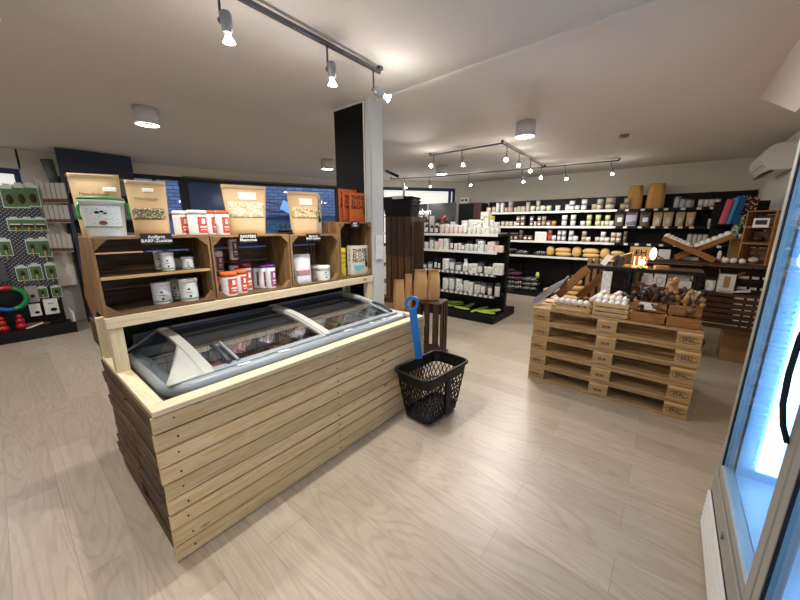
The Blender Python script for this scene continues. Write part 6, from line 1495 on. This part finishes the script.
def head(dirv,e):
    """spot head: drop rod, joint, cylindrical body, bare reflector bulb"""
    o=empty('track_spot'); d=Vector(dirv).normalized(); j=Vector((0,0,-.115))
    MB().tube([(0,0,0),(0,0,-.115)],.006,TRACKM,n=8).obj('rod',o); MB().sphere(j,.014,TRACKM,n=10,m=7).obj('joint',o)
    side=d.cross(Vector((0,0,1))); side=Vector((1,0,0)) if side.length<.1 else side.normalized()
    s=j+side*.022-d*.035
    if abs(d.z)<.8: s=j
    MB().tube([s,s+d*.015,s+d*.075,s+d*.08],[.018,.026,.023,.015],SPOTM,n=12).obj('spot_body',o)
    q=Matrix.Translation(s+d*.08)@d.to_track_quat('Z','Y').to_matrix().to_4x4()
    b=MB().lathe([(.010,0),(.013,.012),(.025,.032),(.025,.036),(.0001,.040)],BULB,n=16).obj('halogen_bulb',o); b.matrix_local=q
    l=bpy.data.lights.new('spot_lamp','SPOT'); l.energy=e; l.color=(1,.95,.89); l.spot_size=R(92); l.spot_blend=.8; l.shadow_soft_size=.02
    k=bpy.data.objects.new('spot_lamp',l); COL.objects.link(k); k.parent=o; k.matrix_local=Matrix.Translation(s+d*.135)@(-d).to_track_quat('Z','Y').to_matrix().to_4x4()
    plight('bulb_glow',s+d*.155,e*.035,(1,.95,.89),.02,o)
    return o
def track(pts,lab,z=ZC-.035,w=.022,h=.022):
    o=empty('light_track',(0,0,0)); P=[Vector((x,y,z)) for x,y in pts]; o.location=P[0]
    b=MB()
    for a,c in zip(P[:-1],P[1:]): b.bar(a-P[0],c-P[0],w,h,TRACKM)
    b.obj('rail',o,bevel=.003)
    for q in P: MB().box(q-P[0]+Vector((0,0,.023)),(.03,.03,.02),TRACKM).obj('mount',o)
    tag(o,lab,'light track'); return o
SP=62
track([(-1.625,-1.2),(-1.655,1.82)],'thick grey light track on the ceiling above the freezer')
for y,d,lab in ((.79,(-.12,.12,-1),'left spotlight hanging from the track above the freezer'),(1.37,(-.1,.1,-1),'middle spotlight hanging from the track above the freezer'),(1.745,(.68,.56,-.45),'spotlight pointing sideways at the end of the track above the freezer'),(-.4,(.5,-.3,-1),'spotlight behind the viewer on the track above the freezer')):
    o=head(d,SP); o.location=(-1.645,y,ZC-.047); tag(o,lab,'spotlight','track spotlights')
track([(-2.88,4.22),(-1.78,4.18),(-1.88,6.28),(-.80,6.39)],'angled light track on the ceiling of the far area',w=.02,h=.018)
track([(-1.88,6.28),(-3.9,6.05),(-4.9,5.7)],'long light track running to the back window',w=.02,h=.018)
for (x,y),d,lab in (((-2.82,4.22),(.25,-.9,-.35),'first spotlight from the left on the angled track, glaring'),((-2.35,4.2),(0,.1,-1),'second spotlight from the left on the angled track'),((-1.79,4.36),(.3,-.8,-.5),'glaring spotlight at the near corner of the angled track'),((-1.81,4.85),(.3,-.8,-.5),'glaring spotlight midway on the angled track'),((-1.83,5.4),(.3,-.75,-.55),'glaring spotlight three quarters along the angled track'),((-1.86,6.05),(.2,-.6,-.7),'spotlight near the junction of both tracks'),((-2.25,6.23),(.15,.6,-.8),'spotlight left of the junction of the tracks'),((-1.55,6.31),(.15,.6,-.8),'spotlight right of the junction of the tracks'),((-.90,6.38),(.05,.3,-.9),'rightmost spotlight on the angled track'),((-3.25,6.12),(.1,.7,-.8),'spotlight on the long track above the back cabinet'),((-4.1,6.0),(0,.2,-1),'tiny spotlight on the long track before the window'),((-4.6,5.8),(0,.2,-1),'leftmost tiny spotlight on the long track')):
    o=head(d,SP*.75); o.location=(x,y,ZC-.045); tag(o,lab,'spotlight','track spotlights')
sd=empty('smoke_detector',(-.598,4.846,ZC)); tag(sd,'small dark square detector on the ceiling','detector'); MB().box((0,0,-.012),(.09,.09,.023),plain('detector_grey',(120,112,104),.6),rot=.2).obj('housing',sd,bevel=.004); MB().box((0,0,-.026),(.05,.05,.005),DARKM,rot=.2).obj('sensor',sd)
finish_labels()
for o in bpy.data.objects:
    if 'label' in o and len(o['label'].replace(',','').split())>16: print('LONG',o['label'])
scn.view_settings.exposure=0.0
